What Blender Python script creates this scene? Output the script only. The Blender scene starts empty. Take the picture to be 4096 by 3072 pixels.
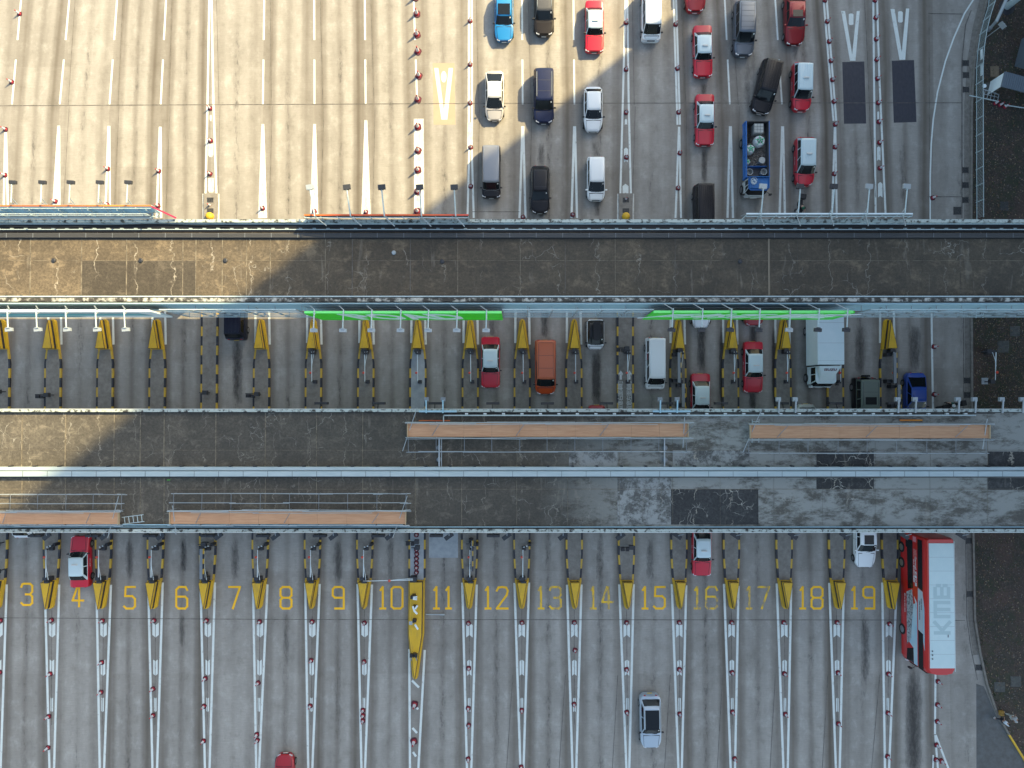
import bpy, bmesh, math, random
from mathutils import Vector, Matrix
random.seed(7)
R = math.radians
S = bpy.context.scene
COL = S.collection
# ------------------------------------------------------------------ camera
F, CAMH, TILT = 2800.0, 65.0, math.atan(48 / 2800.0)
cam = bpy.data.cameras.new("camera"); cam.sensor_width = 36; cam.lens = F / 4096 * 36
cam.clip_start = 1; cam.clip_end = 3000
camo = bpy.data.objects.new("camera", cam); COL.objects.link(camo)
camo.location = (0, 0, CAMH); camo.rotation_euler = (TILT, 0, 0); S.camera = camo
# ------------------------------------------------------------------ sky, sun, exposure
SUN_EL, SUN_AZ = R(42), math.atan2(.78, .62)
w = bpy.data.worlds.new("World"); S.world = w; w.use_nodes = True
nt = w.node_tree; nt.nodes.clear()
sky = nt.nodes.new("ShaderNodeTexSky"); sky.sky_type = 'NISHITA'; sky.sun_disc = False
sky.sun_elevation = SUN_EL; sky.sun_rotation = SUN_AZ; sky.air_density = 1.0; sky.dust_density = 2.5; sky.ozone_density = 0.15
bg = nt.nodes.new("ShaderNodeBackground"); bg.inputs[1].default_value = 0.15
wo = nt.nodes.new("ShaderNodeOutputWorld")
tint = nt.nodes.new('ShaderNodeMix'); tint.data_type = 'RGBA'; tint.blend_type = 'MULTIPLY'; tint.inputs[0].default_value = 1; tint.inputs[7].default_value = (1.0, 1.02, .92, 1)
nt.links.new(sky.outputs[0], tint.inputs[6]); nt.links.new(tint.outputs[2], bg.inputs[0]); nt.links.new(bg.outputs[0], wo.inputs[0])
sl = bpy.data.lights.new("sun", "SUN"); sl.energy = 4.3; sl.angle = R(0.6); sl.color = (1, .80, .43)
so = bpy.data.objects.new("sun", sl); COL.objects.link(so)
SUND = Vector((math.sin(SUN_AZ) * math.cos(SUN_EL), math.cos(SUN_AZ) * math.cos(SUN_EL), math.sin(SUN_EL)))
so.rotation_euler = SUND.to_track_quat('Z', 'Y').to_euler(); so.location = (60, 60, 90)
S.view_settings.view_transform = 'Standard'; S.view_settings.look = 'None'
S.view_settings.exposure = 1.3; S.view_settings.gamma = 1

# ------------------------------------------------------------------ helpers
CT, ST = math.cos(TILT), math.sin(TILT)
def g(px, py, z=0.0):
    """world x,y of photo pixel (px,py) on the level z"""
    dx, dy = (px - 2048) / F, (1536 - py) / F
    y = dy * CT + ST; zz = dy * ST - CT
    t = (z - CAMH) / zz
    return Vector((dx * t, y * t, z))
def sc(z=0): return F / (CAMH - z)      # px per metre

MATS = {}
def mat(name, c, rough=.6, metal=0, c2=None, ns=3.0, det=6, lo=.35, hi=.7, coat=0, bump=0, emit=None, stretch=None, spec=.5, trans=0):
    if name in MATS: return MATS[name]
    m = bpy.data.materials.new(name); m.use_nodes = True; t = m.node_tree; b = t.nodes["Principled BSDF"]
    b.inputs["Base Color"].default_value = (*c, 1); b.inputs["Roughness"].default_value = rough
    b.inputs["Metallic"].default_value = metal; b.inputs["Coat Weight"].default_value = coat
    b.inputs["Coat Roughness"].default_value = .08; b.inputs["Specular IOR Level"].default_value = spec
    if c2 is not None or bump:
        geo = t.nodes.new("ShaderNodeNewGeometry"); mp = t.nodes.new("ShaderNodeMapping")
        if stretch: mp.inputs["Scale"].default_value = stretch
        t.links.new(geo.outputs["Position"], mp.inputs["Vector"])
        n = t.nodes.new("ShaderNodeTexNoise"); n.inputs["Scale"].default_value = ns; n.inputs["Detail"].default_value = det
        n.inputs["Roughness"].default_value = .65
        t.links.new(mp.outputs[0], n.inputs["Vector"])
        if c2 is not None:
            r = t.nodes.new("ShaderNodeValToRGB"); r.color_ramp.elements[0].position = lo; r.color_ramp.elements[1].position = hi
            r.color_ramp.elements[0].color = (*c, 1); r.color_ramp.elements[1].color = (*c2, 1)
            t.links.new(n.outputs[0], r.inputs[0]); t.links.new(r.outputs[0], b.inputs["Base Color"])
        if bump:
            bp = t.nodes.new("ShaderNodeBump"); bp.inputs["Strength"].default_value = bump; bp.inputs["Distance"].default_value = .02
            t.links.new(n.outputs[0], bp.inputs["Height"]); t.links.new(bp.outputs[0], b.inputs["Normal"])
    MATS[name] = m; return m

class NB:
    """tiny node-graph helper"""
    def __init__(s, m): s.t = m.node_tree; s.geo = s.t.nodes.new("ShaderNodeNewGeometry")
    def link(s, a, b): s.t.links.new(a, b)
    def sep(s):
        n = s.t.nodes.new("ShaderNodeSeparateXYZ"); s.link(s.geo.outputs["Position"], n.inputs[0]); return n.outputs
    def m(s, op, a, b=None, c=None, clamp=False):
        n = s.t.nodes.new("ShaderNodeMath"); n.operation = op; n.use_clamp = clamp
        for i, v in enumerate((a, b, c)):
            if v is None: continue
            if isinstance(v, (int, float)): n.inputs[i].default_value = v
            else: s.link(v, n.inputs[i])
        return n.outputs[0]
    def noise(s, scale, det=5, rough=.6, stretch=(1, 1, 1), off=(0, 0, 0), dist=0):
        mp = s.t.nodes.new("ShaderNodeMapping"); mp.inputs["Scale"].default_value = stretch; mp.inputs["Location"].default_value = off
        s.link(s.geo.outputs["Position"], mp.inputs[0])
        n = s.t.nodes.new("ShaderNodeTexNoise"); n.inputs["Scale"].default_value = scale; n.inputs["Detail"].default_value = det
        n.inputs["Roughness"].default_value = rough; n.inputs["Distortion"].default_value = dist
        s.link(mp.outputs[0], n.inputs["Vector"]); return n.outputs[0]
    def ramp(s, v, stops, interp='LINEAR'):
        r = s.t.nodes.new("ShaderNodeValToRGB"); cr = r.color_ramp; cr.interpolation = interp
        while len(cr.elements) < len(stops): cr.elements.new(.5)
        for e, (p, c) in zip(cr.elements, stops):
            e.position = p; e.color = (c, c, c, 1) if isinstance(c, (int, float)) else (*c, 1)
        s.link(v, r.inputs[0]); return r.outputs[0]
    def mix(s, f, a, b, mode='MIX'):
        n = s.t.nodes.new("ShaderNodeMix"); n.data_type = 'RGBA'; n.blend_type = mode
        for i, v in ((0, f), (6, a), (7, b)):
            if isinstance(v, (int, float)): n.inputs[i].default_value = v
            elif isinstance(v, tuple): n.inputs[i].default_value = (*v, 1)
            else: s.link(v, n.inputs[i])
        return n.outputs[2]

def tag(o, label=None, cat=None, group=None, kind=None):
    if label: o["label"] = label
    if cat: o["category"] = cat
    if group: o["group"] = group
    if kind: o["kind"] = kind
    return o
def empty(name, loc, rz=0, **k):
    o = bpy.data.objects.new(name, None); COL.objects.link(o); o.location = loc; o.rotation_euler = (0, 0, rz)
    o.empty_display_size = .2
    return tag(o, **k)
class MB:
    def __init__(s): s.v = []; s.f = []; s.mi = []; s.M = None
    def add(s, vs, fs, mi=0):
        k = len(s.v); s.v += [tuple(v) for v in vs]; s.f += [tuple(i + k for i in f) for f in fs]; s.mi += [mi] * len(fs)
    def box(s, x0, x1, y0, y1, z0, z1, mi=0):
        x0, x1 = min(x0, x1), max(x0, x1); y0, y1 = min(y0, y1), max(y0, y1)
        s.add([(x0, y0, z0), (x1, y0, z0), (x1, y1, z0), (x0, y1, z0), (x0, y0, z1), (x1, y0, z1), (x1, y1, z1), (x0, y1, z1)],
              [(3, 2, 1, 0), (4, 5, 6, 7), (0, 1, 5, 4), (1, 2, 6, 5), (2, 3, 7, 6), (3, 0, 4, 7)], mi)
    def pbox(s, x0, y0, x1, y1, z0, z1, mi=0):
        a = g(x0, y0, z1); b = g(x1, y1, z1); s.box(a.x, b.x, a.y, b.y, z0, z1, mi)
    def prism(s, pts, z0, z1, mi=0, top=None):
        """pts = world xy outline (any winding)"""
        ar = sum(pts[i][0] * pts[(i + 1) % len(pts)][1] - pts[(i + 1) % len(pts)][0] * pts[i][1] for i in range(len(pts)))
        if ar < 0: pts = pts[::-1]; top = top[::-1] if top else None
        n = len(pts); tp = top or pts
        s.add([(p[0], p[1], z0) for p in pts] + [(p[0], p[1], z1) for p in tp],
              [tuple(range(n - 1, -1, -1)), tuple(range(n, 2 * n))] + [(i, (i + 1) % n, n + (i + 1) % n, n + i) for i in range(n)], mi)
    def flat(s, pts, z, mi=0):
        ar = sum(pts[i][0] * pts[(i + 1) % len(pts)][1] - pts[(i + 1) % len(pts)][0] * pts[i][1] for i in range(len(pts)))
        if ar < 0: pts = pts[::-1]
        s.add([(p[0], p[1], z) for p in pts], [tuple(range(len(pts)))], mi)
    def tube(s, pts, r, n=8, mi=0, r2=None, cap=True):
        pts = [Vector(p) for p in pts]; k = len(pts); rings = []
        for i, p in enumerate(pts):
            d = (pts[min(i + 1, k - 1)] - pts[max(i - 1, 0)]).normalized()
            a = d.cross(Vector((0, 0, 1)) if abs(d.z) < .95 else Vector((1, 0, 0))).normalized(); b = a.cross(d)
            rr = r if r2 is None else r + (r2 - r) * i / (k - 1)
            rings.append([p + (a * math.cos(2 * math.pi * j / n) + b * math.sin(2 * math.pi * j / n)) * rr for j in range(n)])
        vs = [v for rg in rings for v in rg]; fs = []
        for i in range(k - 1):
            for j in range(n): fs.append((i * n + j, (i + 1) * n + j, (i + 1) * n + (j + 1) % n, i * n + (j + 1) % n))
        if cap: fs += [tuple(range(n)), tuple(range((k - 1) * n + n - 1, (k - 1) * n - 1, -1))]
        s.add(vs, fs, mi)
    def lathe(s, prof, c=(0, 0, 0), n=16, mi=0, axis='Z'):
        vs = []; fs = []
        for r, h in prof:
            for j in range(n):
                a = 2 * math.pi * j / n; x, y = r * math.cos(a), r * math.sin(a)
                p = (x, y, h) if axis == 'Z' else (h, x, y)
                vs.append((p[0] + c[0], p[1] + c[1], p[2] + c[2]))
        for i in range(len(prof) - 1):
            for j in range(n): fs.append((i * n + j, i * n + (j + 1) % n, (i + 1) * n + (j + 1) % n, (i + 1) * n + j))
        k = len(prof) - 1
        fs += [tuple(range(n - 1, -1, -1)), tuple(range(k * n, k * n + n))]
        s.add(vs, fs, mi)
    def bar(s, a, b, w, h, mi=0):
        """rectangular bar between two points, w horizontal, h in the other direction"""
        a = Vector(a); b = Vector(b); d = (b - a).normalized()
        u = d.cross(Vector((0, 0, 1)) if abs(d.z) < .95 else Vector((0, 1, 0))).normalized() * w / 2; v = u.cross(d).normalized() * h / 2
        vs = [a - u - v, a + u - v, a + u + v, a - u + v, b - u - v, b + u - v, b + u + v, b - u + v]
        s.add(vs, [(0, 1, 2, 3), (7, 6, 5, 4), (0, 4, 5, 1), (1, 5, 6, 2), (2, 6, 7, 3), (3, 7, 4, 0)], mi)
    def build(s, name, mats, parent=None, smooth=None, bevel=0, loc=None):
        me = bpy.data.meshes.new(name)
        off = Vector(loc) if loc is not None else Vector((0, 0, 0))
        me.from_pydata([tuple(Vector(v) - off) for v in s.v], [], s.f)
        mats = mats if isinstance(mats, (list, tuple)) else [mats]
        for m in mats: me.materials.append(m)
        for p, i in zip(me.polygons, s.mi): p.material_index = i
        bm = bmesh.new(); bm.from_mesh(me)
        if bevel:
            bmesh.ops.bevel(bm, geom=[e for e in bm.edges if len(e.link_faces) == 2 and e.calc_face_angle(0) > .6], offset=bevel, segments=2, affect='EDGES', profile=.7)
        bmesh.ops.recalc_face_normals(bm, faces=bm.faces) if smooth is not None or bevel else None
        bm.to_mesh(me); bm.free()
        if smooth is not None:
            for p in me.polygons: p.use_smooth = True
            me.set_sharp_from_angle(angle=R(smooth))
        o = bpy.data.objects.new(name, me); COL.objects.link(o); o.location = off
        if parent is not None: o.parent = parent
        return o
def kids(o): return [c for c in ALLC.get(o.name, [])]
def copy_tree(o, parent=None):
    c = o.copy(); COL.objects.link(c)
    if parent is not None: c.parent = parent
    for ch in o.children: copy_tree(ch, c)
    return c
def text_mb(body, size, M, mi=0, extr=.01, sx=1, align='CENTER', bold=.0):
    cu = bpy.data.curves.new("txt", "FONT"); cu.body = body; cu.size = size; cu.extrude = extr; cu.align_x = align; cu.align_y = 'CENTER'
    cu.offset = bold; cu.resolution_u = 2
    o = bpy.data.objects.new("txt", cu); COL.objects.link(o); bpy.context.view_layer.update()
    me = bpy.data.meshes.new_from_object(o.evaluated_get(bpy.context.evaluated_depsgraph_get()))
    COL.objects.unlink(o); bpy.data.objects.remove(o)
    mb = MB(); Sx = Matrix.Diagonal((sx, 1, 1, 1)); mb.add([M @ Sx @ v.co for v in me.vertices], [tuple(p.vertices) for p in me.polygons], mi)
    bpy.data.meshes.remove(me); return mb

# ------------------------------------------------------------------ materials
white_paint = mat("white_paint", (.72, .76, .74), .45, c2=(.55, .6, .6), ns=6)
steel_white = mat("steel_white", (.46, .55, .56), .45, c2=(.34, .42, .44), ns=8)
steel_blue = mat("steel_blue", (.30, .50, .60), .45, c2=(.38, .56, .64), ns=3)
galv = mat("galvanised", (.22, .24, .26), .5, .4)
galv_l = mat("galvanised_light", (.36, .40, .42), .45, .3)
black = mat("black_plastic", (.012, .012, .015), .5)
dark = mat("dark_metal", (.03, .032, .038), .5)
yellow = mat("yellow_paint", (.62, .36, .018), .55, c2=(.48, .27, .015), ns=5, lo=.4, hi=.8)
yellow_k = mat("yellow_kerb_paint", (.50, .32, .04), .6, c2=(.33, .21, .04), ns=7)
yblack = mat("black_kerb_paint", (.022, .024, .034), .6, c2=(.06, .055, .05), ns=7)
wood = mat("plywood", (.42, .215, .115), .7, c2=(.56, .33, .19), ns=2.0, stretch=(.35, 4, 1), lo=.3, hi=.75, bump=.1)
green = mat("sign_green", (.035, .72, .010), .45, c2=(.04, .62, .02), ns=.8)
green_l = mat("sign_green_light", (.20, .85, .22), .5)
signwhite = mat("sign_white", (.68, .76, .78), .5)
orange = mat("sign_orange", (.75, .16, .02), .5, c2=(.62, .03, .06), ns=.12, det=0)
magenta = mat("sign_magenta", (.34, .01, .06), .6)
yellow_s = mat("sign_yellow", (.62, .26, .03), .5, c2=(.5, .06, .03), ns=.15, det=1)
teal = mat("sign_teal", (.03, .36, .42), .5, c2=(.25, .5, .55), ns=1.5, stretch=(.2, 3, 3))
tyre = mat("tyre_rubber", (.015, .015, .016), .8)
rim = mat("wheel_rim", (.35, .36, .38), .35, .8)
glass = mat("car_glass", (.008, .011, .014), .10, spec=.32)
lampw = mat("lamp_clear", (.6, .62, .64), .15, coat=1)
lampr = mat("lamp_red", (.5, .01, .01), .2, coat=1)
chrome = mat("chrome", (.6, .6, .62), .15, 1)
plate_w = mat("plate_white", (.7, .7, .66), .4)
plate_y = mat("plate_yellow", (.7, .5, .05), .4)
cone_r = mat("cone_red", (.38, .012, .025), .5)
cone_w = mat("cone_white", (.58, .58, .62), .5)
cone_b = mat("cone_base", (.075, .012, .024), .7)
redlamp = mat("red_lamp", (.6, .05, .02), .3, coat=.5)

def ground_mat(nm, far=False):
    m = bpy.data.materials.new(nm); m.use_nodes = True; n = NB(m); t = m.node_tree; b = t.nodes["Principled BSDF"]
    at = t.nodes.new("ShaderNodeAttribute"); at.attribute_name = "lane"
    wob = n.noise(.25, 3, stretch=(1, .25, 1))
    lane = n.m('ADD', at.outputs["Fac"], n.m('MULTIPLY', n.m('SUBTRACT', wob, .5), .10))
    fr = n.m('FRACT', lane); idx = n.m('FLOOR', at.outputs["Fac"])
    wn = t.nodes.new("ShaderNodeTexWhiteNoise"); wn.noise_dimensions = '1D'; n.link(idx, wn.inputs["W"])
    prof = n.ramp(fr, [(0, .42), (.09, .30), (.15, .05), (.20, .30), (.30, .97), (.41, .85), (.5, .42), (.59, .85), (.70, 1), (.79, .35), (.85, .0), (.92, .30), (1, .42)], 'EASE')
    amt = n.m('MULTIPLY_ADD', wn.outputs["Value"], .60, .36)
    patchn = n.noise(.12, 4, stretch=(2.2, .35, 1), off=(7, 3, 0))
    amt = n.m('MULTIPLY', amt, n.ramp(patchn, [(.3, .6), (.65, 1.0)]))
    p2 = n.m('SUBTRACT', 1, n.m('MULTIPLY', n.m('SUBTRACT', 1, prof), amt, clamp=True))
    big = n.noise(.35, 6, .65, stretch=(1.6, .5, 1)); fine = n.noise(9, 6, .7, stretch=(.12, 1.6, 1)); sp = n.noise(14, 4, .8)
    c = n.mix(n.ramp(big, [(.3, 0), (.7, 1)]), (.255, .24, .215), (.385, .365, .33))
    c = n.mix(n.ramp(fine, [(.35, .0), (.65, .45)]), c, (.19, .18, .17))
    c = n.mix(n.ramp(sp, [(.4, 0), (.75, .35)]), c, (.42, .40, .37))
    yy = n.sep()[1]; cell = n.m('ADD', n.m('FLOOR', n.m('ADD', at.outputs["Fac"], -.2)), n.m('MULTIPLY', n.m('FLOOR', n.m('DIVIDE', n.m('ADD', yy, 100.8), 9.4)), 17.3))
    wc = t.nodes.new("ShaderNodeTexWhiteNoise"); wc.noise_dimensions = '1D'; n.link(cell, wc.inputs["W"])
    c = n.mix(n.m('MULTIPLY', wc.outputs["Value"], .30), c, (.17, .155, .135))
    blot = n.noise(.8, 7, .75, stretch=(1, .7, 1), off=(11, 4, 0)); c = n.mix(n.ramp(blot, [(.52, 0), (.66, .45)]), c, (.44, .43, .40)); c = n.mix(n.ramp(blot, [(.34, .35), (.46, 0)]), c, (.13, .12, .10))
    oil = n.noise(3.0, 7, .75, stretch=(1.3, .35, 1), off=(1, 2, 5))
    oilmask = n.m('MULTIPLY', n.ramp(fr, [(.42, 0), (.5, 1), (.58, 0)]), n.ramp(oil, [(.5, 0), (.62, .8)]))
    c = n.mix(n.m('SUBTRACT', 1, p2), c, (.075, .058, .040))
    c = n.mix(n.m('MULTIPLY', oilmask, n.ramp(n.noise(.1, 2, off=(9, 9, 1)), [(.42, 0), (.6, 1)])), c, (.03, .03, .032))
    n.link(c, b.inputs["Base Color"]); b.inputs["Roughness"].default_value = .78
    bp = t.nodes.new("ShaderNodeBump"); bp.inputs["Strength"].default_value = .25; bp.inputs["Distance"].default_value = .01
    n.link(fine, bp.inputs["Height"]); n.link(bp.outputs[0], b.inputs["Normal"])
    return m
conc_road = ground_mat("concrete_road")

def worn(nm, col, under=(.20, .185, .165), wear=.45, soft=.12, ns=3.5):
    m = bpy.data.materials.new(nm); m.use_nodes = True; n = NB(m); b = m.node_tree.nodes["Principled BSDF"]
    a = n.noise(ns, 8, .72, stretch=(1.5, .6, 1)); k = n.ramp(a, [(wear - soft, 0), (wear + soft, 1)])
    d = n.noise(1.1, 4); colr = n.mix(n.ramp(d, [(.3, 0), (.7, .35)]), col, tuple(x * .7 for x in col))
    n.link(n.mix(k, under, colr), b.inputs["Base Color"]); b.inputs["Roughness"].default_value = .6
    return m
mk_white = worn("marking_white", (.64, .69, .67), wear=.36, soft=.07)
mk_white2 = worn("marking_white_old", (.58, .60, .57), (.24, .22, .195), wear=.40, soft=.14)
mk_yel = worn("marking_yellow", (.95, .52, .010), wear=.28, soft=.07)
mk_yel_old = worn("marking_yellow_faded", (.85, .52, .02), wear=.46, soft=.09, ns=1.6)
mk_pale = worn("marking_pale", (.40, .30, .21), (.28, .235, .18), wear=.32, soft=.10)
mk_black = worn("marking_dark", (.028, .030, .045), (.05, .05, .06), wear=.4, soft=.2)
joint = mat("joint_tar", (.06, .055, .05), .8, c2=(.15, .14, .125), ns=1.5, lo=.4, hi=.6)
yellow_k = worn("worn_yellow_kerb", (.56, .36, .04), (.16, .14, .11), wear=.34, soft=.12, ns=3); yblack = worn("worn_black_kerb", (.022, .024, .034), (.11, .10, .09), wear=.36, soft=.10, ns=3)
yellow = worn("worn_yellow_nose", (.66, .40, .02), (.34, .22, .05), wear=.34, soft=.16, ns=1.4)
isl_top = mat("island_concrete", (.17, .155, .135), .8, c2=(.25, .235, .21), ns=2.5, bump=.2)
isl_grey = mat("island_pale_concrete", (.28, .31, .33), .8, c2=(.38, .41, .43), ns=1.5)
grate = mat("drain_grate", (.018, .02, .022), .6, c2=(.06, .06, .06), ns=14, det=1)
kerbm = mat("kerb_concrete", (.13, .12, .105), .8, c2=(.22, .205, .18), ns=3)

def roof_mat(nm, dk, lt, pale=0.0, crack=.45, east=None, painted_shade=None):
    m = bpy.data.materials.new(nm); m.use_nodes = True; n = NB(m); t = m.node_tree; b = t.nodes["Principled BSDF"]
    a = n.noise(.55, 8, .7, dist=.4); f = n.noise(5, 6, .75)
    c = n.mix(n.ramp(a, [(.36, 0), (.66, 1)]), dk, lt)
    X_, Y_ = n.sep()[0], n.sep()[1]
    cell = n.m('ADD', n.m('FLOOR', n.m('DIVIDE', n.m('ADD', X_, 200.7), 4.7)), n.m('MULTIPLY', n.m('FLOOR', n.m('DIVIDE', n.m('ADD', Y_, 99.5), 3.4)), 31.7))
    wc = t.nodes.new("ShaderNodeTexWhiteNoise"); wc.noise_dimensions = '1D'; n.link(cell, wc.inputs["W"])
    c = n.mix(n.m('MULTIPLY', wc.outputs["Value"], .42), c, tuple(x * .55 for x in dk))
    c = n.mix(n.ramp(f, [(.38, .75), (.62, 0)]), c, tuple(x * .42 for x in dk))
    f2 = n.noise(16, 5, .8, off=(3, 3, 3)); c = n.mix(n.ramp(f2, [(.55, 0), (.72, .35)]), c, tuple(min(1, x * 2.2) for x in lt))
    stn = n.noise(.9, 8, .75, off=(8, 1, 2), dist=.3, stretch=(1, 1.4, 1)); c = n.mix(n.ramp(stn, [(.53, 0), (.66, .5)]), c, tuple(min(1, x * 1.7) for x in lt))
    wv = n.noise(.9, 4, .6, off=(1, 7, 3)); wl = n.m('ABSOLUTE', n.m('SUBTRACT', n.m('FRACT', n.m('DIVIDE', n.m('ADD', X_, n.m('MULTIPLY', wv, 1.6)), 2.9)), .5))
    wm = n.ramp(n.noise(.55, 3, off=(2, 2, 8)), [(.46, 0), (.56, .75)]); c = n.mix(n.m('MULTIPLY', n.ramp(wl, [(.005, 1), (.014, 0)]), wm), c, (.42, .38, .31))
    if pale:
        p = n.noise(.9, 9, .78, off=(3, 8, 0), dist=.15)
        c = n.mix(n.m('MULTIPLY', n.ramp(p, [(.45, 0), (.55, 1)]), pale), c, (.30, .31, .30))
    if painted_shade is not None:      # shade put into the deck colour: patchy near-black, weaker at the west end
        mm = n.noise(.35, 7, .7, off=(6, 2, 0)); a0, a1 = painted_shade
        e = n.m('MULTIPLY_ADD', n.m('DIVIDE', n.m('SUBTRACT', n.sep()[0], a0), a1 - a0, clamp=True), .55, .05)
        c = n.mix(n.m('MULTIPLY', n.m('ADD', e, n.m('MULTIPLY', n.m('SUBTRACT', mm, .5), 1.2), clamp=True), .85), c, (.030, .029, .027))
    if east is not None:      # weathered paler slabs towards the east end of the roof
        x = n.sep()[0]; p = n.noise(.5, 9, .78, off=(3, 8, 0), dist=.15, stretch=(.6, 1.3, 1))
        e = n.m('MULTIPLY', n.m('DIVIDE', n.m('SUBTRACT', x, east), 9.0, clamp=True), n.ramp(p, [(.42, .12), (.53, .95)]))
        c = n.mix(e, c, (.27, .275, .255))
    st = n.noise(1.2, 5, .6, stretch=(1.4, .22, 1), off=(4, 0, 0), dist=.6)
    c = n.mix(n.ramp(st, [(.60, 0), (.70, .28)]), c, (.30, .27, .22))
    if crack:
        for scl, wd, off in ((.30, .008, (0, 0, 0)), (.8, .014, (5, 5, 0))):
            v = t.nodes.new("ShaderNodeTexVoronoi"); v.feature = 'DISTANCE_TO_EDGE'; v.inputs["Scale"].default_value = scl
            mp = t.nodes.new("ShaderNodeMapping"); mp.inputs["Location"].default_value = off
            ad = t.nodes.new("ShaderNodeVectorMath"); ad.operation = 'ADD'
            nn = t.nodes.new("ShaderNodeTexNoise"); nn.inputs["Scale"].default_value = 1.3
            n.link(n.geo.outputs["Position"], nn.inputs[0]); n.link(n.geo.outputs["Position"], ad.inputs[0]); n.link(nn.outputs["Color"], ad.inputs[1])
            n.link(ad.outputs[0], mp.inputs[0]); n.link(mp.outputs[0], v.inputs["Vector"])
            ms = n.ramp(n.noise(.3, 4, off=(off[0] + 2, 1, 0)), [(.50, 0), (.58, crack)] if crack > .7 else [(.56, 0), (.64, crack)])
            c = n.mix(n.m('MULTIPLY', n.ramp(v.outputs["Distance"], [(wd * .4, 1), (wd, 0)]), ms), c, (.42, .40, .35))
    n.link(c, b.inputs["Base Color"]); b.inputs["Roughness"].default_value = .85
    return m
ZA_ = 12.6
roofA = roof_mat("roof_concrete_brown", (.115, .090, .060), (.215, .168, .110), painted_shade=(g(500, 1000, ZA_).x, g(1900, 1000, ZA_).x))
roofB = roof_mat("roof_concrete_grey", (.115, .10, .078), (.20, .175, .135), painted_shade=(g(-200, 1800, 7).x, g(900, 1800, 7).x), east=g(2150, 1800, 7).x)
roof_dark = roof_mat("roof_patch_dark", (.035, .036, .037), (.06, .06, .06), crack=.9)
roof_dark2 = roof_mat("roof_patch_brown", (.068, .056, .042), (.10, .084, .062), crack=0)
roof_pale = roof_mat("roof_patch_pale", (.10, .10, .095), (.17, .17, .16), pale=.9, crack=0)
peel = mat("peeling_parapet", (.045, .045, .04), .8, c2=(.42, .47, .44), ns=2.6, det=8, lo=.40, hi=.50)
peel2 = mat("peeling_parapet_dirty", (.05, .047, .042), .8, c2=(.46, .46, .42), ns=2.2, det=8, lo=.47, hi=.60)

def brick_mat():
    m = bpy.data.materials.new("brick_paving"); m.use_nodes = True; n = NB(m); t = m.node_tree; b = t.nodes["Principled BSDF"]
    mp = t.nodes.new("ShaderNodeMapping"); mp.inputs["Rotation"].default_value = (0, 0, R(45)); n.link(n.geo.outputs["Position"], mp.inputs[0])
    br = t.nodes.new("ShaderNodeTexBrick"); n.link(mp.outputs[0], br.inputs["Vector"])
    br.inputs["Scale"].default_value = 2.6; br.inputs["Brick Width"].default_value = .55; br.inputs["Row Height"].default_value = .27; br.inputs["Mortar Size"].default_value = .03
    br.inputs["Color1"].default_value = (.045, .027, .022, 1); br.inputs["Color2"].default_value = (.10, .066, .052, 1); br.inputs["Mortar"].default_value = (.02, .018, .014, 1)
    a = n.noise(.5, 6, .7); moss = n.ramp(a, [(.38, 0), (.62, .85)])
    c = n.mix(moss, br.outputs["Color"], (.022, .024, .017))
    f = n.noise(6, 5, .8); c = n.mix(n.ramp(f, [(.5, 0), (.68, .7)]), c, (.14, .115, .095)); g2 = n.noise(.9, 5, .7, off=(5, 5, 5)); c = n.mix(n.ramp(g2, [(.5, 0), (.62, .7)]), c, (.03, .038, .018)); g3 = n.noise(.12, 2, off=(1, 3, 0)); c = n.mix(n.ramp(g3, [(.56, 0), (.62, .25)]), c, (.12, .06, .05))
    c = n.mix(.15, c, (.008, .008, .009)); n.link(c, b.inputs["Base Color"]); b.inputs["Roughness"].default_value = .85
    return m
bricks = brick_mat()

# ------------------------------------------------------------------ lane geometry (photo px)
ROWS = [0, 450, 870, 1400, 2370, 3072]
LANES = [[84,277,468,664,842,1057,1257,1459,1655,1881,2088,2294,2505,2699,2899,3101,3300,3500,3730],
 [45,236,436,641,842,1051,1258,1463,1670,1881,2091,2298,2503,2711,2921,3130,3332,3511,3735],
 [24,225,430,636,844,1050,1257,1464,1676,1882,2090,2297,2502,2713,2921,3129,3338,3523,3725],
 [12,216,424,633,840,1049,1256,1465,1673,1882,2089,2295,2500,2710,2920,3129,3338,3548,3730],
 [-2,208,415,622,831,1041,1250,1459,1668,1878,2087,2297,2506,2716,2925,3136,3346,3558,3745],
 [-8,205,406,619,829,1032,1241,1453,1657,1876,2088,2298,2511,2720,2931,3142,3351,3548,3760]]
def lane_x(i, py):
    r = 0
    while r < len(ROWS) - 2 and py > ROWS[r + 1]: r += 1
    u = (py - ROWS[r]) / (ROWS[r + 1] - ROWS[r]); u = max(-.3, min(1.3, u))
    def col(L): return L[i] if i >= 0 else L[0] + 208 * i
    return col(LANES[r]) * (1 - u) + col(LANES[r + 1]) * u
def lane_val(px, py):
    xs = [(i, lane_x(i, py)) for i in range(-3, 19)]
    if px <= xs[0][1]: return -3 + (px - xs[0][1]) / 208
    for (i, a), (j, b) in zip(xs, xs[1:]):
        if px <= b: return i + (px - a) / (b - a)
    return 18 + (px - xs[-1][1]) / 230
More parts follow.
